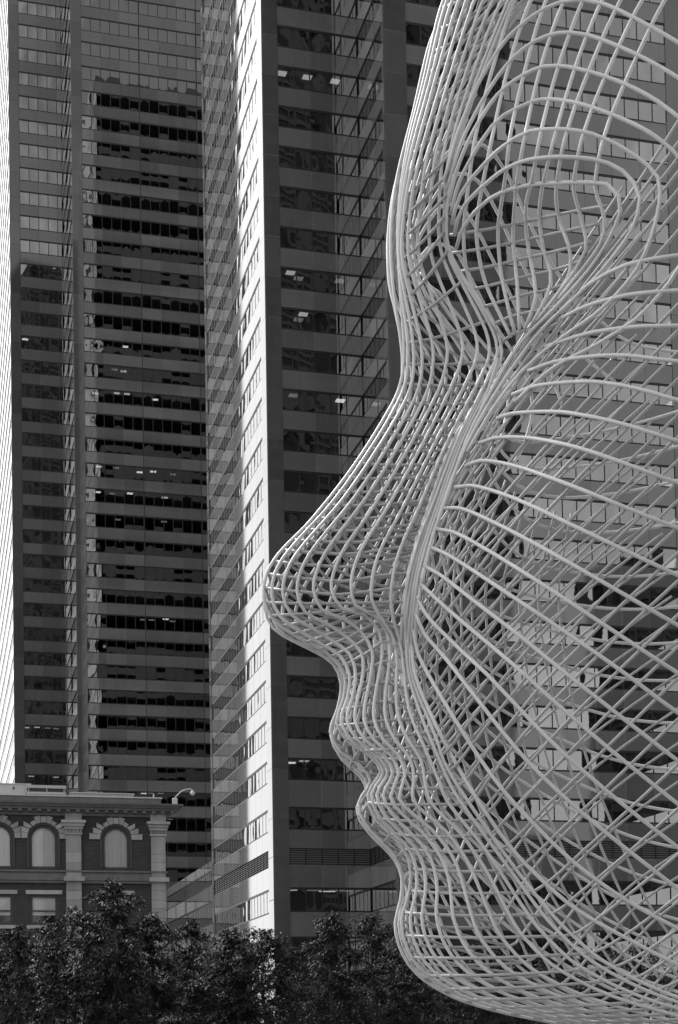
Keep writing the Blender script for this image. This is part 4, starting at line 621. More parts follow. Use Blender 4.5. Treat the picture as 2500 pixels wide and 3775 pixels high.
WIRES_TIE_FAR = [
[(869,15312,0),(1066,14948,335),(1237,14580,562),(1323,14288,706),(1352,14044,801),(1349,13930,832)],
[(1118,15144,0),(1293,14768,345),(1433,14386,587),(1495,14090,739),(1506,13832,841),(1496,13706,876)],
[(1349,14953,0),(1507,14567,360),(1618,14181,616),(1658,13879,777),(1654,13599,887),(1637,13466,923)],
[(1565,14747,0),(1707,14354,378),(1793,13967,648),(1814,13646,821),(1793,13354,936),(1770,13222,972)],
[(1769,14531,0),(1898,14134,399),(1960,13731,687),(1962,13395,869),(1926,13106,986),(1884,13007,992)],
[(1961,14308,0),(2078,13894,425),(2117,13473,731),(2100,13136,920),(2068,13011,961),(1969,12828,974)],
[(2131,14071,0),(2238,13639,454),(2257,13209,776),(2235,13056,859),(2150,12823,943),(2046,12641,955)],
[(2278,13823,0),(2378,13375,483),(2377,13160,655),(2351,12994,766),(2267,12734,893),(2175,12518,936),(2133,12413,932)],
[(2395,13565,0),(2468,13141,473),(2449,12938,641),(2378,12632,822),(2309,12366,898),(2254,12095,899)],
[(2462,13297,0),(2526,12884,461),(2512,12674,623),(2493,12494,727),(2456,12159,838),(2417,11847,867),(2393,11706,860)],
[(2516,13031,0),(2594,12610,448),(2599,12376,604),(2594,12171,701),(2571,11810,805),(2524,11516,834),(2486,11403,828)],
[(2587,12769,0),(2673,12339,435),(2683,12095,585),(2670,11703,740),(2620,11409,803),(2534,11202,808)],
[(2661,12509,0),(2746,12086,423),(2755,11846,568),(2729,11484,721),(2661,11225,785),(2615,11127,795),(2555,11059,770)],
[(2732,12252,0),(2811,11846,412),(2813,11623,554),(2770,11295,706),(2734,11169,746),(2686,11071,758),(2562,10941,721)],
[(2797,11997,0),(2864,11619,402),(2858,11414,541),(2835,11249,631),(2801,11115,687),(2696,10935,707),(2563,10823,671)],
[(2850,11743,0),(2908,11388,392),(2895,11198,529),(2861,11059,599),(2815,10950,637),(2700,10795,654),(2573,10715,627)],
[(2894,11491,0),(2940,11165,373),(2915,11004,489),(2874,10883,553),(2765,10722,604),(2643,10640,602),(2573,10614,584)],
[(2928,11240,0),(2960,10954,343),(2927,10816,449),(2828,10651,544),(2704,10560,566),(2530,10482,528)],
[(2954,10992,0),(2971,10754,313),(2932,10649,412),(2882,10574,470),(2822,10516,501),(2660,10408,504),(2387,10237,474)],
[(2965,10746,0),(2968,10549,281),(2919,10454,367),(2851,10374,409),(2643,10183,441),(2289,9932,429),(2067,9798,410)],
[(2959,10505,0),(2942,10306,240),(2865,10174,316),(2752,10041,357),(2429,9769,382),(1853,9413,362)],
[(2949,10265,0),(2902,10044,220),(2790,9891,286),(2646,9747,320),(2304,9490,343),(1866,9230,373)],
[(2934,10028,0),(2860,9807,202),(2729,9656,261),(2421,9411,312),(2031,9173,372),(1930,9119,379)],
[(2919,9793,0),(2826,9589,184),(2554,9349,285),(2096,9069,378),(2009,9011,385)],
[(2911,9559,0),(2814,9389,176),(2567,9202,292),(2264,9006,372),(2088,8856,394)],
[(2915,9325,0),(2828,9187,182),(2629,9027,299),(2375,8774,385),(2221,8590,409)],
[(2955,9095,0),(2903,8942,189),(2762,8728,313),(2556,8423,405),(2396,8228,444)],
[(3041,8880,0),(3011,8712,195),(2896,8480,324),(2690,8161,437),(2502,7970,481)],
[(3147,8683,0),(3126,8508,201),(3019,8266,342),(2883,8044,433),(2699,7846,493),(2580,7761,512)],
[(3260,8496,0),(3243,8317,211),(3138,8065,363),(2993,7841,459),(2780,7659,520),(2646,7586,537)],
[(3376,8315,0),(3364,8127,223),(3260,7867,383),(3189,7754,438),(3095,7655,482),(2983,7569,517),(2704,7438,559)],
[(3496,8138,0),(3486,7944,235),(3437,7809,330),(3291,7586,457),(3183,7499,502),(2915,7364,561),(2754,7315,577)],
[(3618,7966,0),(3604,7774,245),(3547,7646,344),(3471,7537,417),(3379,7443,474),(3126,7302,553),(2797,7208,593)],
[(3741,7798,0),(3719,7614,255),(3650,7498,357),(3467,7311,489),(3191,7187,568),(2836,7107,608)],
[(3867,7634,0),(3830,7464,265),(3753,7359,370),(3560,7180,504),(3253,7073,584),(2874,7004,627)],
[(3993,7480,0),(3950,7320,274),(3867,7220,382),(3767,7130,460),(3652,7046,519),(3309,6956,600),(2913,6895,659)],
[(4122,7343,0),(4070,7187,283),(3974,7090,394),(3860,7003,473),(3728,6922,534),(3357,6842,633),(2948,6793,690)],
[(4247,7217,0),(4180,7063,292),(4068,6968,406),(3787,6801,561),(3395,6734,664),(2980,6690,722)],
[(4362,7094,0),(4274,6940,303),(4142,6845,427),(3993,6762,519),(3829,6684,592),(3424,6628,696),(3009,6581,748)],
[(4462,6960,0),(4354,6807,324),(4203,6716,455),(4036,6634,551),(3858,6561,627),(3655,6534,688),(3236,6489,733),(3027,6459,731)],
[(4542,6815,0),(4414,6658,350),(4245,6566,490),(4061,6493,582),(3864,6440,640),(3446,6389,701),(3042,6301,710)],
[(4582,6655,0),(4435,6503,357),(4244,6430,482),(4039,6382,564),(3618,6319,656),(3420,6271,678),(3046,6146,649)],
[(4576,6493,0),(4407,6368,345),(4196,6321,467),(3973,6302,544),(3735,6312,581),(3534,6262,597),(3348,6198,598),(3182,6115,588),(3038,6013,568)],
[(4514,6347,0),(4321,6259,322),(4085,6250,423),(3836,6272,479),(3581,6315,509),(3412,6233,523),(3265,6132,523),(3032,5890,503)],
[(4397,6238,0),(4184,6189,286),(3937,6207,374),(3451,6294,450),(3323,6174,465),(3130,5902,530),(3054,5766,550)],
[(4263,6149,0),(4047,6122,257),(3377,6219,456),(3202,5935,540),(3064,5667,587)],
[(4125,6063,0),(3913,6045,250),(3500,6094,427),(3332,6123,487),(3130,5703,600),(3062,5588,618)],
[(3979,5989,0),(3793,5968,264),(3312,6028,511),(3194,5745,597),(3054,5527,641)],
[(3834,5912,0),(3690,5886,278),(3315,5915,533),(3201,5650,620),(3129,5547,648),(3042,5463,666)],
[(3706,5808,0),(3623,5771,295),(3430,5762,495),(3344,5749,560),(3211,5523,651),(3019,5364,705)],
[(3657,5650,0),(3619,5590,316),(3469,5539,531),(3392,5509,603),(3315,5409,664),(3221,5325,715),(3109,5255,755),(2979,5200,783)],
[(3673,5476,0),(3657,5392,343),(3600,5346,484),(3455,5251,672),(3348,5177,740),(3086,5075,834),(2939,5041,860)],
[(3738,5308,0),(3726,5207,378),(3657,5152,532),(3571,5103,644),(3473,5060,732),(3200,4974,856),(2907,4912,922)],
[(3767,5133,0),(3729,5030,416),(3638,4979,582),(3433,4899,795),(3151,4822,921),(2865,4757,957)],
[(3671,4982,0),(3635,4874,456),(3543,4820,630),(3438,4774,745),(3326,4732,829),(3054,4652,933),(2812,4571,970)],
[(3529,4863,0),(3487,4754,464),(3388,4697,636),(3198,4594,839),(2982,4494,944),(2716,4388,983)],
[(3362,4775,0),(3346,4659,469),(3222,4526,761),(3172,4461,847),(3079,4400,911),(2958,4340,955),(2616,4231,994)],
[(3267,4627,0),(3324,4491,475),(3315,4405,651),(3288,4329,772),(3241,4261,860),(3093,4202,924),(2912,4149,968),(2509,4065,1000)],
[(3364,4454,0),(3422,4319,481),(3390,4238,659),(3318,4171,781),(3211,4116,866),(2811,4027,968),(2432,3952,1000)],
[(3437,4269,0),(3430,4152,484),(3331,4087,661),(3198,4033,781),(3041,3985,866),(2674,3897,968),(2331,3808,1000)],
[(3337,4085,0),(3280,3978,484),(3144,3913,661),(2992,3854,781),(2671,3745,927),(2346,3644,992),(2177,3597,1000)],
[(3192,3914,0),(3121,3803,484),(2980,3734,661),(2834,3672,781),(2536,3561,927),(2216,3465,992),(2041,3420,1003)],
[(3027,3743,0),(2978,3636,484),(2861,3568,661),(2734,3510,781),(2596,3456,867),(2287,3355,976),(1912,3256,1015)],
[(2938,3519,0),(2913,3420,487),(2804,3354,668),(2671,3293,791),(2517,3233,881),(2345,3171,948),(1936,3043,1023),(1694,2979,1036)],
[(2962,3268,0),(2926,3162,497),(2797,3084,682),(2637,3010,808),(2447,2940,901),(2230,2872,969),(1724,2750,1054),(1440,2694,1075)],
[(3043,3022,0),(2969,2917,506),(2793,2841,694),(2583,2772,828),(2350,2706,930),(2095,2645,1007),(1532,2539,1103),(1226,2495,1123)],
[(3045,2763,0),(2920,2666,526),(2702,2596,727),(2458,2534,868),(2195,2480,973),(1917,2434,1051),(1322,2363,1144),(1008,2336,1162)],
[(2947,2514,0),(2798,2438,548),(2556,2387,756),(2291,2345,899),(2012,2310,1005),(1722,2280,1083),(1110,2234,1175),(788,2213,1191)],
[(2766,2308,0),(2602,2256,566),(2345,2222,778),(2069,2194,924),(1780,2169,1032),(1173,2125,1171),(519,2084,1230)],
[(2526,2155,0),(2364,2117,580),(2104,2091,799),(1825,2070,951),(1531,2049,1064),(1223,2029,1148),(571,1988,1248),(230,1967,1267)],
[(2262,2032,0),(2103,2004,599),(1832,1982,825),(1537,1962,981),(1226,1941,1096),(905,1921,1181),(244,1883,1281),(-92,1862,1300)],
[(1979,1942,0),(1809,1916,614),(1522,1895,845),(1215,1877,1003),(899,1857,1120),(579,1837,1207),(-68,1790,1310),(-397,1763,1331)],
[(1688,1877,0),(1519,1854,624),(1230,1834,859),(926,1812,1020),(615,1789,1140),(301,1763,1229),(-344,1706,1336),(-670,1677,1357)],
[(1392,1823,0),(1234,1798,634),(951,1773,872),(653,1746,1037),(343,1718,1159),(28,1688,1250),(-600,1628,1360),(-905,1598,1382)],
[(1094,1765,0),(952,1736,643),(672,1706,885),(372,1676,1053),(66,1645,1178),(-533,1582,1339),(-817,1551,1383),(-1090,1521,1400)],
[(796,1700,0),(662,1669,652),(386,1638,898),(97,1605,1069),(-190,1573,1196),(-468,1540,1291),(-735,1508,1356),(-1237,1453,1400)],
[(496,1634,0),(381,1602,661),(122,1569,911),(-145,1535,1084),(-405,1501,1212),(-904,1439,1356),(-1355,1389,1400)],
[(195,1563,0),(110,1531,670),(-122,1497,924),(-363,1462,1093),(-603,1429,1212),(-1055,1370,1356),(-1466,1315,1400)],
[(-105,1483,0),(-150,1452,678),(-360,1416,926),(-581,1382,1093),(-797,1351,1212),(-1200,1291,1356),(-1586,1222,1400)],
[(2220,9415,364),(2376,8530,427),(2441,8073,506),(2598,7065,985),(2652,6580,1233),(2654,6145,1366),(2601,5755,1367),(2564,5345,1457),(2488,4963,1442),(2291,4218,1306),(2025,3478,1052),(1910,3093,1028),(1792,2709,1072),(1688,2327,1165)],
[(1924,9437,369),(2024,8963,462),(2161,8446,673),(2276,7936,901),(2414,6973,1296),(2462,6506,1508),(2466,6078,1636),(2417,5690,1648),(2369,5296,1698),(2188,4558,1587),(2075,4193,1485),(1804,3460,1226),(1656,3086,1114),(1507,2709,1072),(1404,2325,1165)],
[(1739,9304,695),(2010,8292,1084),(2116,7805,1275),(2229,6892,1575),(2266,6445,1742),(2263,6029,1843),(2157,5263,1869),(1969,4534,1743),(1723,3810,1515),(1427,3074,1260),(1259,2702,1172),(1118,2323,1165)],
[(1585,9145,1076),(1864,8146,1474),(1960,7681,1630),(2040,6821,1822),(2062,6396,1935),(2047,5996,1997),(1933,5241,1999),(1745,4515,1875),(1497,3794,1651),(1195,3062,1392),(848,2319,1208)],
[(1429,9002,1422),(1716,8014,1826),(1803,7570,1951),(1847,6761,2036),(1852,6357,2098),(1826,5969,2126),(1707,5221,2116),(1515,4500,1987),(1266,3781,1769),(960,3053,1508),(597,2313,1296)],
[(1265,8880,1723),(1555,7909,2117),(1633,7482,2215),(1645,6714,2213),(1635,6326,2235),(1601,5947,2239),(1478,5205,2217),(1280,4488,2078),(1029,3771,1868),(885,3408,1748),(720,3044,1609),(343,2308,1375)],
[(1087,8783,1969),(1369,7837,2329),(1441,7422,2406),(1430,6681,2349),(1369,5932,2331),(1240,5195,2294),(1036,4481,2148),(786,3763,1947),(643,3400,1834),(474,3037,1695),(86,2303,1444)],
[(894,8711,2163),(1156,7798,2462),(1221,7393,2520),(1200,6663,2441),(1126,5924,2394),(990,5192,2343),(783,4478,2195),(535,3758,2008),(394,3394,1903),(223,3032,1766),(-175,2298,1505)],
[(685,8660,2313),(920,7783,2539),(978,7387,2578),(955,6658,2496),(870,5926,2428),(726,5196,2361),(519,4479,2221),(136,3391,1954),(-35,3027,1821),(-441,2294,1557)],
[(463,8626,2428),(669,7783,2582),(719,7394,2602),(694,6665,2517),(601,5936,2433),(452,5205,2361),(130,4121,2152),(-131,3389,1987),(-301,3024,1862),(-715,2291,1594)],
[(227,8608,2510),(408,7792,2606),(448,7410,2604),(419,6681,2513),(326,5948,2433),(176,5214,2361),(-151,4126,2152),(-408,3389,2001),(-579,3023,1880),(-1002,2288,1607)],
[(-25,8606,2559),(135,7809,2609),(167,7433,2590),(141,6697,2508),(50,5959,2433),(-102,5223,2361),(-318,4497,2224),(-704,3393,1986),(-877,3025,1867),(-1306,2286,1596)]]
WIRES_EYE = [
[(1931,9582,431),(2140,9952,390),(2208,10069,397),(2268,10178,429),(2319,10279,495),(2361,10371,586),(2397,10589,701),(2414,10776,869),(2412,11087,1052),(2403,11200,1094),(2385,11324,1116),(2210,11948,1006),(2037,12513,993),(1851,13065,998),(1654,13424,1048),(1504,13667,1072)],
[(1833,9453,590),(2067,9958,555),(2120,10078,569),(2169,10191,606),(2250,10402,724),(2275,10510,778),(2300,10690,956),(2301,10950,1217),(2280,11147,1341),(2248,11283,1342),(2102,11788,1195),(1973,12234,1146),(1783,12798,1128),(1607,13183,1152),(1394,13557,1178)],
[(1810,9446,674),(1889,9689,707),(1968,10086,701),(1992,10208,726),(2040,10426,826),(2065,10518,905),(2101,10653,1141),(2145,10859,1471),(2154,10947,1544),(2150,11056,1580),(2117,11206,1551),(1959,11725,1362),(1827,12166,1301),(1646,12737,1254),(1479,13129,1257),(1348,13374,1274),(1276,13513,1262)],
[(1784,9426,744),(1805,9535,798),(1818,9656,825),(1817,9940,799),(1818,10088,774),(1832,10219,780),(1880,10439,872),(1909,10523,963),(2035,10749,1495),(2052,10810,1611),(2056,10886,1700),(2042,10990,1740),(2002,11139,1710),(1833,11669,1498),(1696,12111,1429),(1492,12668,1386),(1255,13188,1384),(1117,13460,1366)],
[(1759,9418,819),(1743,9499,923),(1711,9599,988),(1677,9731,988),(1655,10054,876),(1679,10192,866),(1747,10415,945),(1782,10506,1023),(1827,10569,1149),(1871,10613,1303),(1909,10689,1618),(1930,10741,1750),(1939,10813,1844),(1928,10917,1883),(1887,11066,1851),(1702,11595,1637),(1552,12035,1566),(1333,12595,1513),(1094,13129,1494),(1031,13260,1492),(956,13414,1461)],
[(1722,9418,929),(1689,9497,1029),(1638,9593,1090),(1579,9714,1104),(1528,9855,1079),(1515,10003,1042),(1554,10132,1042),(1609,10242,1077),(1666,10467,1149),(1709,10539,1259),(1790,10618,1578),(1816,10653,1739),(1831,10703,1870),(1830,10775,1961),(1806,10884,1993),(1755,11034,1958),(1559,11552,1757),(1341,12128,1673),(1098,12684,1619),(834,13208,1604),(751,13365,1568)],
[(1683,9446,1033),(1628,9514,1128),(1560,9597,1192),(1423,9795,1262),(1385,9902,1301),(1400,10008,1363),(1442,10107,1417),(1520,10373,1377),(1570,10469,1433),(1630,10526,1562),(1716,10614,1858),(1735,10676,1972),(1734,10761,2045),(1705,10882,2057),(1505,11382,1879),(1315,11820,1800),(1063,12377,1742),(784,12913,1707),(634,13168,1702),(542,13327,1661)],
[(1619,9521,1140),(1410,9793,1286),(1358,9865,1368),(1317,9982,1588),(1325,10089,1623),(1357,10217,1629),(1400,10323,1665),(1528,10479,1817),(1589,10599,2042),(1591,10682,2117),(1570,10790,2149),(1522,10930,2127),(1314,11408,1970),(1055,11960,1895),(780,12509,1829),(470,13014,1804),(387,13138,1800),(285,13295,1754)],
[(1512,9592,1260),(1379,9756,1363),(1327,9815,1453),(1261,9901,1697),(1233,9956,1799),(1223,10034,1878),(1241,10129,1936),(1280,10225,1976),(1338,10325,1998),(1382,10411,2049),(1404,10575,2184),(1391,10675,2224),(1359,10793,2232),(1245,11083,2159),(1046,11508,2061),(786,12044,1986),(502,12581,1911),(177,13066,1881),(82,13206,1850)]]

def spline(P, step):
    P = [Vector(p) for p in P]
    Q = [P[0]*2-P[1]] + P + [P[-1]*2-P[-2]]
    out = []
    for i in range(len(P)-1):
        p0, p1, p2, p3 = Q[i:i+4]
        h = (p2-p1).length
        if h < 1e-5: continue
        m1 = (p2-p0)*(h/(h+(p1-p0).length)); m2 = (p3-p1)*(h/(h+(p3-p2).length))
        n = max(1, int(h/step))
        for k in range(n):
            u = k/n
            out.append(p1*(2*u**3-3*u**2+1) + m1*(u**3-2*u**2+u) + p2*(-2*u**3+3*u**2) + m2*(u**3-u**2))
    out.append(P[-1])
    return out
head = thing('wire_head_sculpture', 'giant white wire mesh head sculpture in profile facing left', 'sculpture', (3.7069, 17.7879, 0), R(12))
def wire(name, W, rad, mat, inset, sides):
    P = [(-f*.001 + inset, -max(0.0, s*.001 - inset), z*.001) for f, z, s in W]
    Q = [P[0]]
    for p in P[1:]:
        if (Vector(p)-Vector(Q[-1])).length > 0.004: Q.append(p)
    if len(Q) < 2: return
    b = MB(); b.tube(spline(Q, 0.09), rad, 7)
    me = b.mesh(name, mat, True)
    for sd_ in sides: link(name, me, head, None, Matrix.Diagonal((1, sd_, 1, 1)))
for i, W in enumerate(WIRES_OUTER):
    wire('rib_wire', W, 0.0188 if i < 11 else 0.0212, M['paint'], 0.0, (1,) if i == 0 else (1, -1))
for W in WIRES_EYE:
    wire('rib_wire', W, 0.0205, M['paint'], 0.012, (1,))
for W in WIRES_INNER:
    wire('cross_wire', W, 0.0175, M['paint_shaded'], 0.024, (1, -1))
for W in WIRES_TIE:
    wire('cross_wire', W, 0.0175, M['paint_shaded'], 0.024, (1,))
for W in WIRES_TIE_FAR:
    wire('cross_wire', W, 0.0175, M['paint_shaded'], 0.024, (-1,))
# base ring at the neck, sunk into the paving
b = MB(); b.tube([( 1.0+2.3*math.cos(a), 1.55*math.sin(a), 0.05) for a in [2*math.pi*i/48 for i in range(49)]], 0.05, 8)
b.build('base_ring', M['paint'], head, True)

M['glass_old'] = glass_mat('old_window_glass', 1.45, 0.96, 0.03)
M['brick_dark'] = tone_mat('dark_brick_mould', 0.05, vary=0.2, rough=0.9, scale=3)
# ---------------------------------------------------------------- old brick and sandstone building, lower left
ob = thing('old_brick_building', 'old brick and sandstone building with arched windows and heavy cornice, lower left', 'building', (-9.62, 85.0, 0), STREET)
WX = [-2.745, -6.70, -9.12]               # window centres
HW, SILL, SPRING = 0.64, 10.92, 12.50      # arched lights
def arch(cx, r, z, n=14, a0=0.0, a1=math.pi):
    return [(cx + r*math.cos(a0+(a1-a0)*i/n), z + r*math.sin(a0+(a1-a0)*i/n)) for i in range(n+1)]
# brick wall in pieces round real openings
wall = MB()
def wall_box(x0, x1, z0, z1): wall.box(x0, x1, 0.0, 0.35, z0, z1)
xs = sorted([(cx-HW-.1, cx+HW+.1) for cx in WX])
edges = [-14.0] + [e for p in xs for e in p] + [-0.02]
for i in range(0, len(edges), 2): wall_box(edges[i], edges[i+1], 0.0, 14.0)
for cx in WX:
    a, c = cx-HW-.1, cx+HW+.1
    wall_box(a, c, 0.0, 4.0); wall_box(a, c, 6.2, 7.75); wall_box(a, c, 9.42, SILL-.08)
    top = [(c, 14.0)] + [(a, 14.0), (a, SPRING)] + list(reversed(arch(cx, HW+.1, SPRING)))[1:-1] + [(c, SPRING)]
    # the spandrel over the arch as vertical strips
    st = list(reversed(arch(cx, HW+.1, SPRING)))
    for p, q in zip(st[:-1], st[1:]):
        wall.prism_xz([p, q, (q[0], 14.0), (p[0], 14.0)], 0.0, 0.35)
wall.build('brick_wall', M['brick'], ob)
b = MB(); b.box(-14, -.05, 3.2, 12.0, 0, 14.3); b.build('inner_wall', M['core'], ob)
b = MB(); b.box(-14, -.05, 0.36, 12.0, 14.0, 14.4); b.build('flat_roof', M['metal_mid'], ob)
b = MB(); b.box(-.36, -.03, 0.36, 12.0, 0, 13.98); b.build('side_wall', M['brick'], ob)
# upper arched windows
for cx in WX:
    w = MB()
    ring_o = arch(cx, HW+.1, SPRING); ring_i = arch(cx, HW-.02, SPRING)
    for i in range(len(ring_o)-1):
        w.prism_xz([ring_o[i], ring_o[i+1], ring_i[i+1], ring_i[i]], 0.10, 0.22)
    w.box(cx-HW-.1, cx-HW+.02, .10, .22, SILL, SPRING); w.box(cx+HW-.02, cx+HW+.1, .10, .22, SILL, SPRING)
    w.box(cx-HW-.1, cx+HW+.1, .10, .22, SILL-.08, SILL+.06)
    wo_ = w.build('arched_window', M['sash'], ob)
    gl = MB(); poly = [(cx+HW, SILL)] + arch(cx, HW, SPRING) + [(cx-HW, SILL)]
    gl.v = [(x, .19, z) for x, z in poly]; gl.f = [tuple(range(len(poly)))]
    gl.build('pane', M['glass_old'], wo_)
    bl = MB()
    n = 26
    for i in range(n):
        x0 = cx-HW+2*HW*i/n; x1 = cx-HW+2*HW*(i+1)/n
        d0 = .30+.010*math.sin(i*1.3)+.012*math.sin(i*.45+cx); d1 = .30+.010*math.sin((i+1)*1.3)+.012*math.sin((i+1)*.45+cx)
        q = len(bl.v); bl.v += [(x0,d0,SILL),(x1,d1,SILL),(x1,d1,SPRING+HW),(x0,d0,SPRING+HW)]; bl.f.append((q,q+1,q+2,q+3))
    bl.build('curtain', M['blind'], wo_, True)
    # moulded hood round the opening
    hd = MB(); ho = arch(cx, HW+.24, SPRING, 20); hi = arch(cx, HW+.12, SPRING, 20)
    for i in range(20): hd.prism_xz([ho[i], ho[i+1], hi[i+1], hi[i]], -.05, 0.02)
    hd.box(cx-HW-.24, cx-HW-.12, -.05, .02, SILL, SPRING); hd.box(cx+HW+.12, cx+HW+.24, -.05, .02, SILL, SPRING)
    hd.build('hood_mould', M['brick_dark'], ob)
    # stepped voussoirs, each stone its own
    n = 11
    def reach(sg, w): return min(w, 1.19) if (cx, sg) in ((-6.70, -1), (-9.12, 1)) else w
    for i in range(n):
        a0, a1 = math.pi*i/n + .012, math.pi*(i+1)/n - .012
        am = (a0+a1)/2
        ro = (1.28 if i % 2 == 0 else 1.12) + (0.10 if i == n//2 else 0.0)
        if i in (0, n-1): ro = 1.5
        elif i in (1, n-2): ro = 1.38
        ri = HW+.25
        P = [(cx+ri*math.cos(a1), SPRING+ri*math.sin(a1)), (cx+ri*math.cos(a0), SPRING+ri*math.sin(a0)), (cx+ro*math.cos(a0), SPRING+ro*math.sin(a0)), (cx+ro*math.cos(a1), SPRING+ro*math.sin(a1))]
        if i in (0, n-1):
            zz = sorted(p[1] for p in P)
            sgn = 1 if i == 0 else -1
            P = [(cx+sgn*(ri-.01), SPRING+.01), (cx+sgn*reach(sgn, 1.46), SPRING+.01), (cx+sgn*reach(sgn, 1.46), SPRING+.34), (cx+sgn*(ri-.04), SPRING+.27)]
        elif i in (1, n-2):
            sgn = 1 if i == 1 else -1
            P = [(cx+sgn*.855, SPRING+.285), (cx+sgn*reach(sgn, 1.26), SPRING+.355), (cx+sgn*reach(sgn, 1.26), SPRING+.66), (cx+sgn*.76, SPRING+.50)]
        elif i in (2, n-3):
            sgn = 1 if i == 2 else -1
            P = [(cx+sgn*.75, SPRING+.515), (cx+sgn*1.06, SPRING+.675), (cx+sgn*1.06, SPRING+.92), (cx+sgn*.60, SPRING+.68)]
        # counter-clockwise seen from the street
        ar = sum(P[k][0]*P[(k+1) % 4][1]-P[(k+1) % 4][0]*P[k][1] for k in range(4))
        if ar < 0: P = P[::-1]
        v = MB(); v.prism_xz(P, -.09-.015*(i % 3), .02); v.build('voussoir', M['stone'], ob)
    # lower square window
    w = MB()
    a, c = cx-HW-.1, cx+HW+.1
    w.box(a, a+.12, .08, .22, 7.75, 9.42); w.box(c-.12, c, .08, .22, 7.75, 9.42); w.box(a+.12, c-.12, .08, .22, 9.28, 9.42); w.box(a+.12, c-.12, .08, .22, 7.75, 7.9); w.box(a+.12, c-.12, .09, .21, 8.5, 8.57)
    wo_ = w.build('square_window', M['sash'], ob)
    gl = MB(); gl.v = [(a+.1,.18,7.8),(c-.1,.18,7.8),(c-.1,.18,9.35),(a+.1,.18,9.35)]; gl.f = [(0,1,2,3)]; gl.build('pane', M['glass_old'], wo_)
    bl = MB(); bl.v = [(a+.1,.27,8.3),(c-.1,.27,8.3),(c-.1,.27,9.4),(a+.1,.27,9.4)]; bl.f = [(0,1,2,3)]; bl.build('blind', M['blind'], wo_)
    lb = MB(); lb.box(cx-.98, cx+.98, -.10, .02, 9.44, 9.66); lb.build('lintel', M['stone'], ob)
    lb = MB(); lb.box(cx-.95, cx+.95, -.12, .05, 7.55, 7.74); lb.build('sill', M['stone'], ob)
# pilasters of stacked stone blocks with capitals
for px0, px1 in ((-0.80, 0.0), (-5.50, -4.66), (-11.6, -10.76)):
    z = 0.0; rr = random.Random(int(px0*100))
    levels = [0.0]
    while levels[-1] < 12.2: levels.append(levels[-1]+rr.uniform(.42, .62))
    levels[-1] = 12.72
    for z0, z1 in zip(levels[:-1], levels[1:]):
        j = rr.uniform(0, .018)
        v = MB(); v.box(px0+.006, px1-.006, -.17-j, .02, z0+.006, z1-.006); v.build('pilaster_block', M['stone'], ob)
    for z0, z1, gx in ((12.73, 12.83, .06), (12.84, 13.02, .03), (13.03, 13.18, .10), (13.19, 13.36, .16), (13.37, 13.52, .24), (13.53, 14.0, .03)):
        v = MB(); v.box(px0-gx, px1+gx, -.18-gx, .02, z0, z1); v.build('capital_stone', M['stone'], ob)
    for i in range(4):
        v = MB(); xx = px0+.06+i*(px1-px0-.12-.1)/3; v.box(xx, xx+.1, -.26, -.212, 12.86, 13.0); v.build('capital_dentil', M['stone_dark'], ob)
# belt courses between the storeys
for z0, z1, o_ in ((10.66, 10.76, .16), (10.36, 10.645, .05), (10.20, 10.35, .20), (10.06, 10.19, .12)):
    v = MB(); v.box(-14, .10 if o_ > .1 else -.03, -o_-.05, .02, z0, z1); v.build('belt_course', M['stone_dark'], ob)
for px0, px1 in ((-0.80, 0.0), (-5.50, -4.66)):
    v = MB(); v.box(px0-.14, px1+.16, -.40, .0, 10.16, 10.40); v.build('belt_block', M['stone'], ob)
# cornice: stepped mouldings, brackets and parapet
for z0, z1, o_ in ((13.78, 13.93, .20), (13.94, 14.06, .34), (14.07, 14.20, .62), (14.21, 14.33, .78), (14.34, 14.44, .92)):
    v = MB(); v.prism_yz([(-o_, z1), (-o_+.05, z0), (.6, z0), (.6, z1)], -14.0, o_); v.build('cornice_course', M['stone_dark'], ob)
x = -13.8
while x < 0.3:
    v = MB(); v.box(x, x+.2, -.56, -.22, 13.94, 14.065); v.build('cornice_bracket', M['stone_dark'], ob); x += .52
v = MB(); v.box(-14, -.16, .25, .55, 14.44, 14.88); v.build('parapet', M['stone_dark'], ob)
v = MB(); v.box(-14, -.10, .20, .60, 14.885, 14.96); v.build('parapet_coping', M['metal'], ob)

# ---------------------------------------------------------------- things on its roof
P0 = Vector((-9.62, 85.0, 0)); RM = Matrix.Rotation(STREET, 3, 'Z')
def roof_thing(name, label, cat, x, y, z=14.4, group=None):
    return thing(name, label, cat, tuple(P0 + RM @ Vector((x, y, z))), STREET, group)
r = roof_thing('roof_skylight', 'long low pale skylight behind the parapet of the old building', 'skylight', -3.2, 2.6)
b = MB(); b.prism_yz([(-.5, .0), (.5, .0), (.35, 1.0), (-.35, 1.0)], -1.75, 1.75); b.build('frame', M['metal_mid'], r)
b = MB(); b.box(-1.8, 1.8, -.4, .4, 1.005, 1.06); b.build('ridge_cap', M['metal'], r)
b = MB(); b.box(-1.8, 1.8, -.56, -.50, .46, .56); b.build('gutter', M['metal'], r)
for i in range(16):
    x = -1.68+i*.224; v = MB(); v.prism_yz([(-.47, .55), (-.40, .98), (-.42, .98), (-.49, .55)], x, x+.03); v.build('glazing_bar', M['metal'], r)
r = roof_thing('roof_ventilator', 'boxy pale metal ventilator with slit on the old building roof', 'ventilator', -6.35, 3.0)
b = MB(); b.box(-1.05, 1.05, -.6, .6, 0, 1.25); b.build('housing', M['sash'], r)
b = MB(); b.prism_yz([(-.75, 1.42), (-.72, 1.255), (.72, 1.255), (.75, 1.42)], -1.1, 1.1); b.build('hood', M['metal'], r)
b = MB(); b.box(-1.08, 1.08, -.66, -.605, .92, 1.05); b.build('slat', M['metal'], r)
b = MB(); b.box(-1.08, 1.08, -.66, -.605, .60, .74); b.build('slat', M['metal_mid'], r)
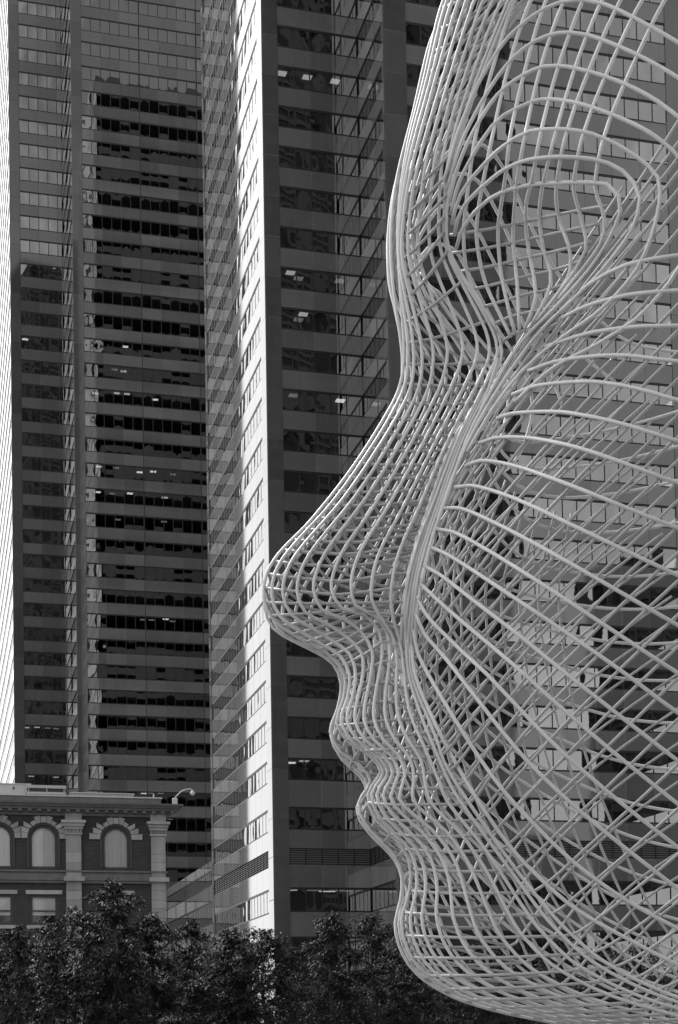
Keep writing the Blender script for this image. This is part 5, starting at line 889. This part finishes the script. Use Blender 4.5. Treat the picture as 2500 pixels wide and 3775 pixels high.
for x in (-1.0, 0.0, .96):
    b = MB(); b.box(x, x+.05, -.67, -.662, .55, 1.25); b.build('post', M['metal'], r)
r = roof_thing('roof_hatch', 'pale slant-ended metal hood at the far left of the old roof', 'roof hood', -8.15, 3.1)
b = MB(); b.prism_xz([(-.45, .0), (.25, .0), (.92, 1.45), (-.92, 1.45)], -.6, .6); b.build('hood', M['metal'], r)
b = MB(); b.box(-.96, .96, -.64, .64, 1.455, 1.52); b.build('lid', M['metal'], r)
b = MB(); b.box(-.05, .05, -.65, -.61, 1.2, 1.3); b.build('latch', M['sash'], r)
r = roof_thing('flood_lamp', 'white gooseneck lamp on the corner of the stone cornice', 'lamp', .55, -.35, 14.44)
b = MB(); b.prism_yz([(-.06, 0), (.06, 0), (.05, .42), (-.05, .36)], -.16, .12); b.build('bracket', M['metal'], r)
b = MB(); b.tube(spline([(0,0,.2),(.0,0,.42),(.14,0,.60),(.42,0,.84),(.70,0,.93),(.92,0,.93),(.98,0,.86)], .05), .032, 8); b.build('arm', M['metal'], r, True)
b = MB(); b.tube([(.98,0,.88),(.98,0,.80),(.98,0,.74),(.98,0,.66)], [.05,.08,.13,.165], 12); b.build('lamp_shade', M['metal'], r, True)
b = MB(); b.tube([(.98,0,.665),(.98,0,.63),(.98,0,.58)], [.09,.08,.03], 10); b.build('bulb', M['blind'], r, True)
r = roof_thing('roof_finial', 'tiny pale finial on the parapet coping', 'finial', -.55, .40, 14.96)
b = MB(); b.tube([(0,0,0),(0,0,.06),(0,0,.08),(0,0,.14),(0,0,.22)], [.05,.05,.02,.045,.01], 8); b.build('spike', M['metal'], r, True)

# ---------------------------------------------------------------- street trees along the front
def tree(label, X, Y, top, half, seed):
    rr = random.Random(seed)
    t = thing('street_tree', label, 'tree', (X, Y, 0), rr.uniform(0, 6.28), 'street trees')
    b = MB()
    fork = top*.30
    trunk = [(0,0,-.05), (.04,.02,fork*.5), (.0,.05,fork), (rr.uniform(-.15,.15), rr.uniform(-.15,.15), top*.62), (0,0,top*.9)]
    b.tube(spline(trunk, .25), [.13-.11*i/(len(spline(trunk,.25))-1) for i in range(len(spline(trunk,.25)))], 8)
    clumps = []
    nl = 15
    for i in range(nl):
        a = 2.4*i + rr.uniform(-.4,.4); z = fork + (top*.93-fork)*((i+.5)/nl)
        rel = (z-fork)/(top-fork)
        ext = half*(1.05-.75*rel**1.6)*rr.uniform(.75,1.15)
        p1 = (math.cos(a)*ext*.5, math.sin(a)*ext*.5, z+.12*ext); p2 = (math.cos(a)*ext, math.sin(a)*ext, z+.10*ext+rr.uniform(-.1,.15))
        b.tube(spline([(0,0,max(fork,z-.35*ext)), p1, p2], .2), .022, 5)
        for w in (.35,.6,.85,1.0):
            clumps.append((p2[0]*w+rr.gauss(0,.12), p2[1]*w+rr.gauss(0,.12), z+.1*ext*w+rr.gauss(0,.12), .34+.30*(1-rel*.4)*rr.random()))
    for i in range(18):
        a = rr.uniform(0, 6.28); rel = rr.random()
        q = half*rr.uniform(.2,.95); clumps.append((math.cos(a)*q, math.sin(a)*q, 1.2+rel*(fork+.8), .5))
    clumps.append((0,0,top-.15,.26)); clumps.append((.05,0,top-.4,.34))
    b.build('trunk', M['bark'], t, True)
    cr = MB(); V, Fc = cr.v, cr.f
    for (cx, cy, cz, cr_) in clumps:
        for tw in range(15):
            # a twig leaving the clump's middle, drooping, with paired leaflets
            th = rr.uniform(0, 6.283); ph = rr.uniform(-.5, 1.2)
            dx, dy, dz = math.cos(th)*math.cos(ph), math.sin(th)*math.cos(ph), math.sin(ph)
            L = cr_*rr.uniform(.7, 1.3)
            for k in range(5):
                u = .35+.65*k/4
                bx = cx+dx*L*u; by = cy+dy*L*u; bz = cz+dz*L*u-.28*L*u*u
                for sgn in (-1, 1):
                    ln = rr.uniform(.11,.19); wd = ln*rr.uniform(.26,.36)
                    # leaf direction: sideways off the twig, forward and drooping
                    lx = dx*.6 - sgn*dy*.8 + rr.gauss(0,.25); ly = dy*.6 + sgn*dx*.8 + rr.gauss(0,.25); lz = -.35+rr.gauss(0,.3)
                    m = math.sqrt(lx*lx+ly*ly+lz*lz); lx/=m; ly/=m; lz/=m
                    # width direction roughly horizontal, tilted
                    wx, wy, wz = -ly, lx, rr.gauss(0,.45)
                    m = math.sqrt(wx*wx+wy*wy+wz*wz) or 1; wx/=m; wy/=m; wz/=m
                    n0 = len(V)
                    V.append((bx,by,bz)); V.append((bx+lx*ln*.45+wx*wd*.5, by+ly*ln*.45+wy*wd*.5, bz+lz*ln*.45+wz*wd*.5))
                    V.append((bx+lx*ln, by+ly*ln, bz+lz*ln-.02)); V.append((bx+lx*ln*.45-wx*wd*.5, by+ly*ln*.45-wy*wd*.5, bz+lz*ln*.45-wz*wd*.5))
                    Fc.append((n0,n0+1,n0+2,n0+3))
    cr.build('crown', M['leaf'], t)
TREES = [
    (-10.48, 50, 5.36, 1.7, 'leafy street tree at the lower left edge, below the cut-off arched window'),
    (-8.42, 48, 5.77, 1.36, 'leafy street tree just left of the tallest crown, in front of the square window'),
    (-6.79, 46, 6.41, 1.04, 'tallest leafy street tree, its peak before the belt course of the old building'),
    (-5.99, 49, 5.63, 1.04, 'small-crowned street tree just right of the tallest crown, before the corner pilaster'),
    (-5.06, 52, 5.6, 1.25, 'low street tree in front of the slanting podium wing'),
    (-3.34, 47, 4.95, 1.27, 'street tree under the foot of the bright tower flank'),
    (-2.36, 50, 5.11, 1.31, 'narrow street tree just left of the dark corner pier of the near tower'),
    (-0.15, 54, 5.93, 1.23, 'street tree under the near tower windows, right of the dark gap'),
    (1.38, 56, 6.0, 1.35, 'street tree just left of the wire chin'),
    (2.75, 53, 4.95, 1.5, 'street tree seen through the wire chin'),
    (5.3, 57, 4.91, 1.94, 'street tree seen through the wire jaw, right of the chin'),
    (8.37, 58, 5.17, 2.14, 'street tree seen through the lower wire jaw, centre right'),
    (10.94, 56, 4.76, 2.07, 'street tree behind the wire jaw at the right edge')]
for i, (X, Y, top, half, label) in enumerate(TREES):
    tree(label, X, Y, top, half, 100+i)
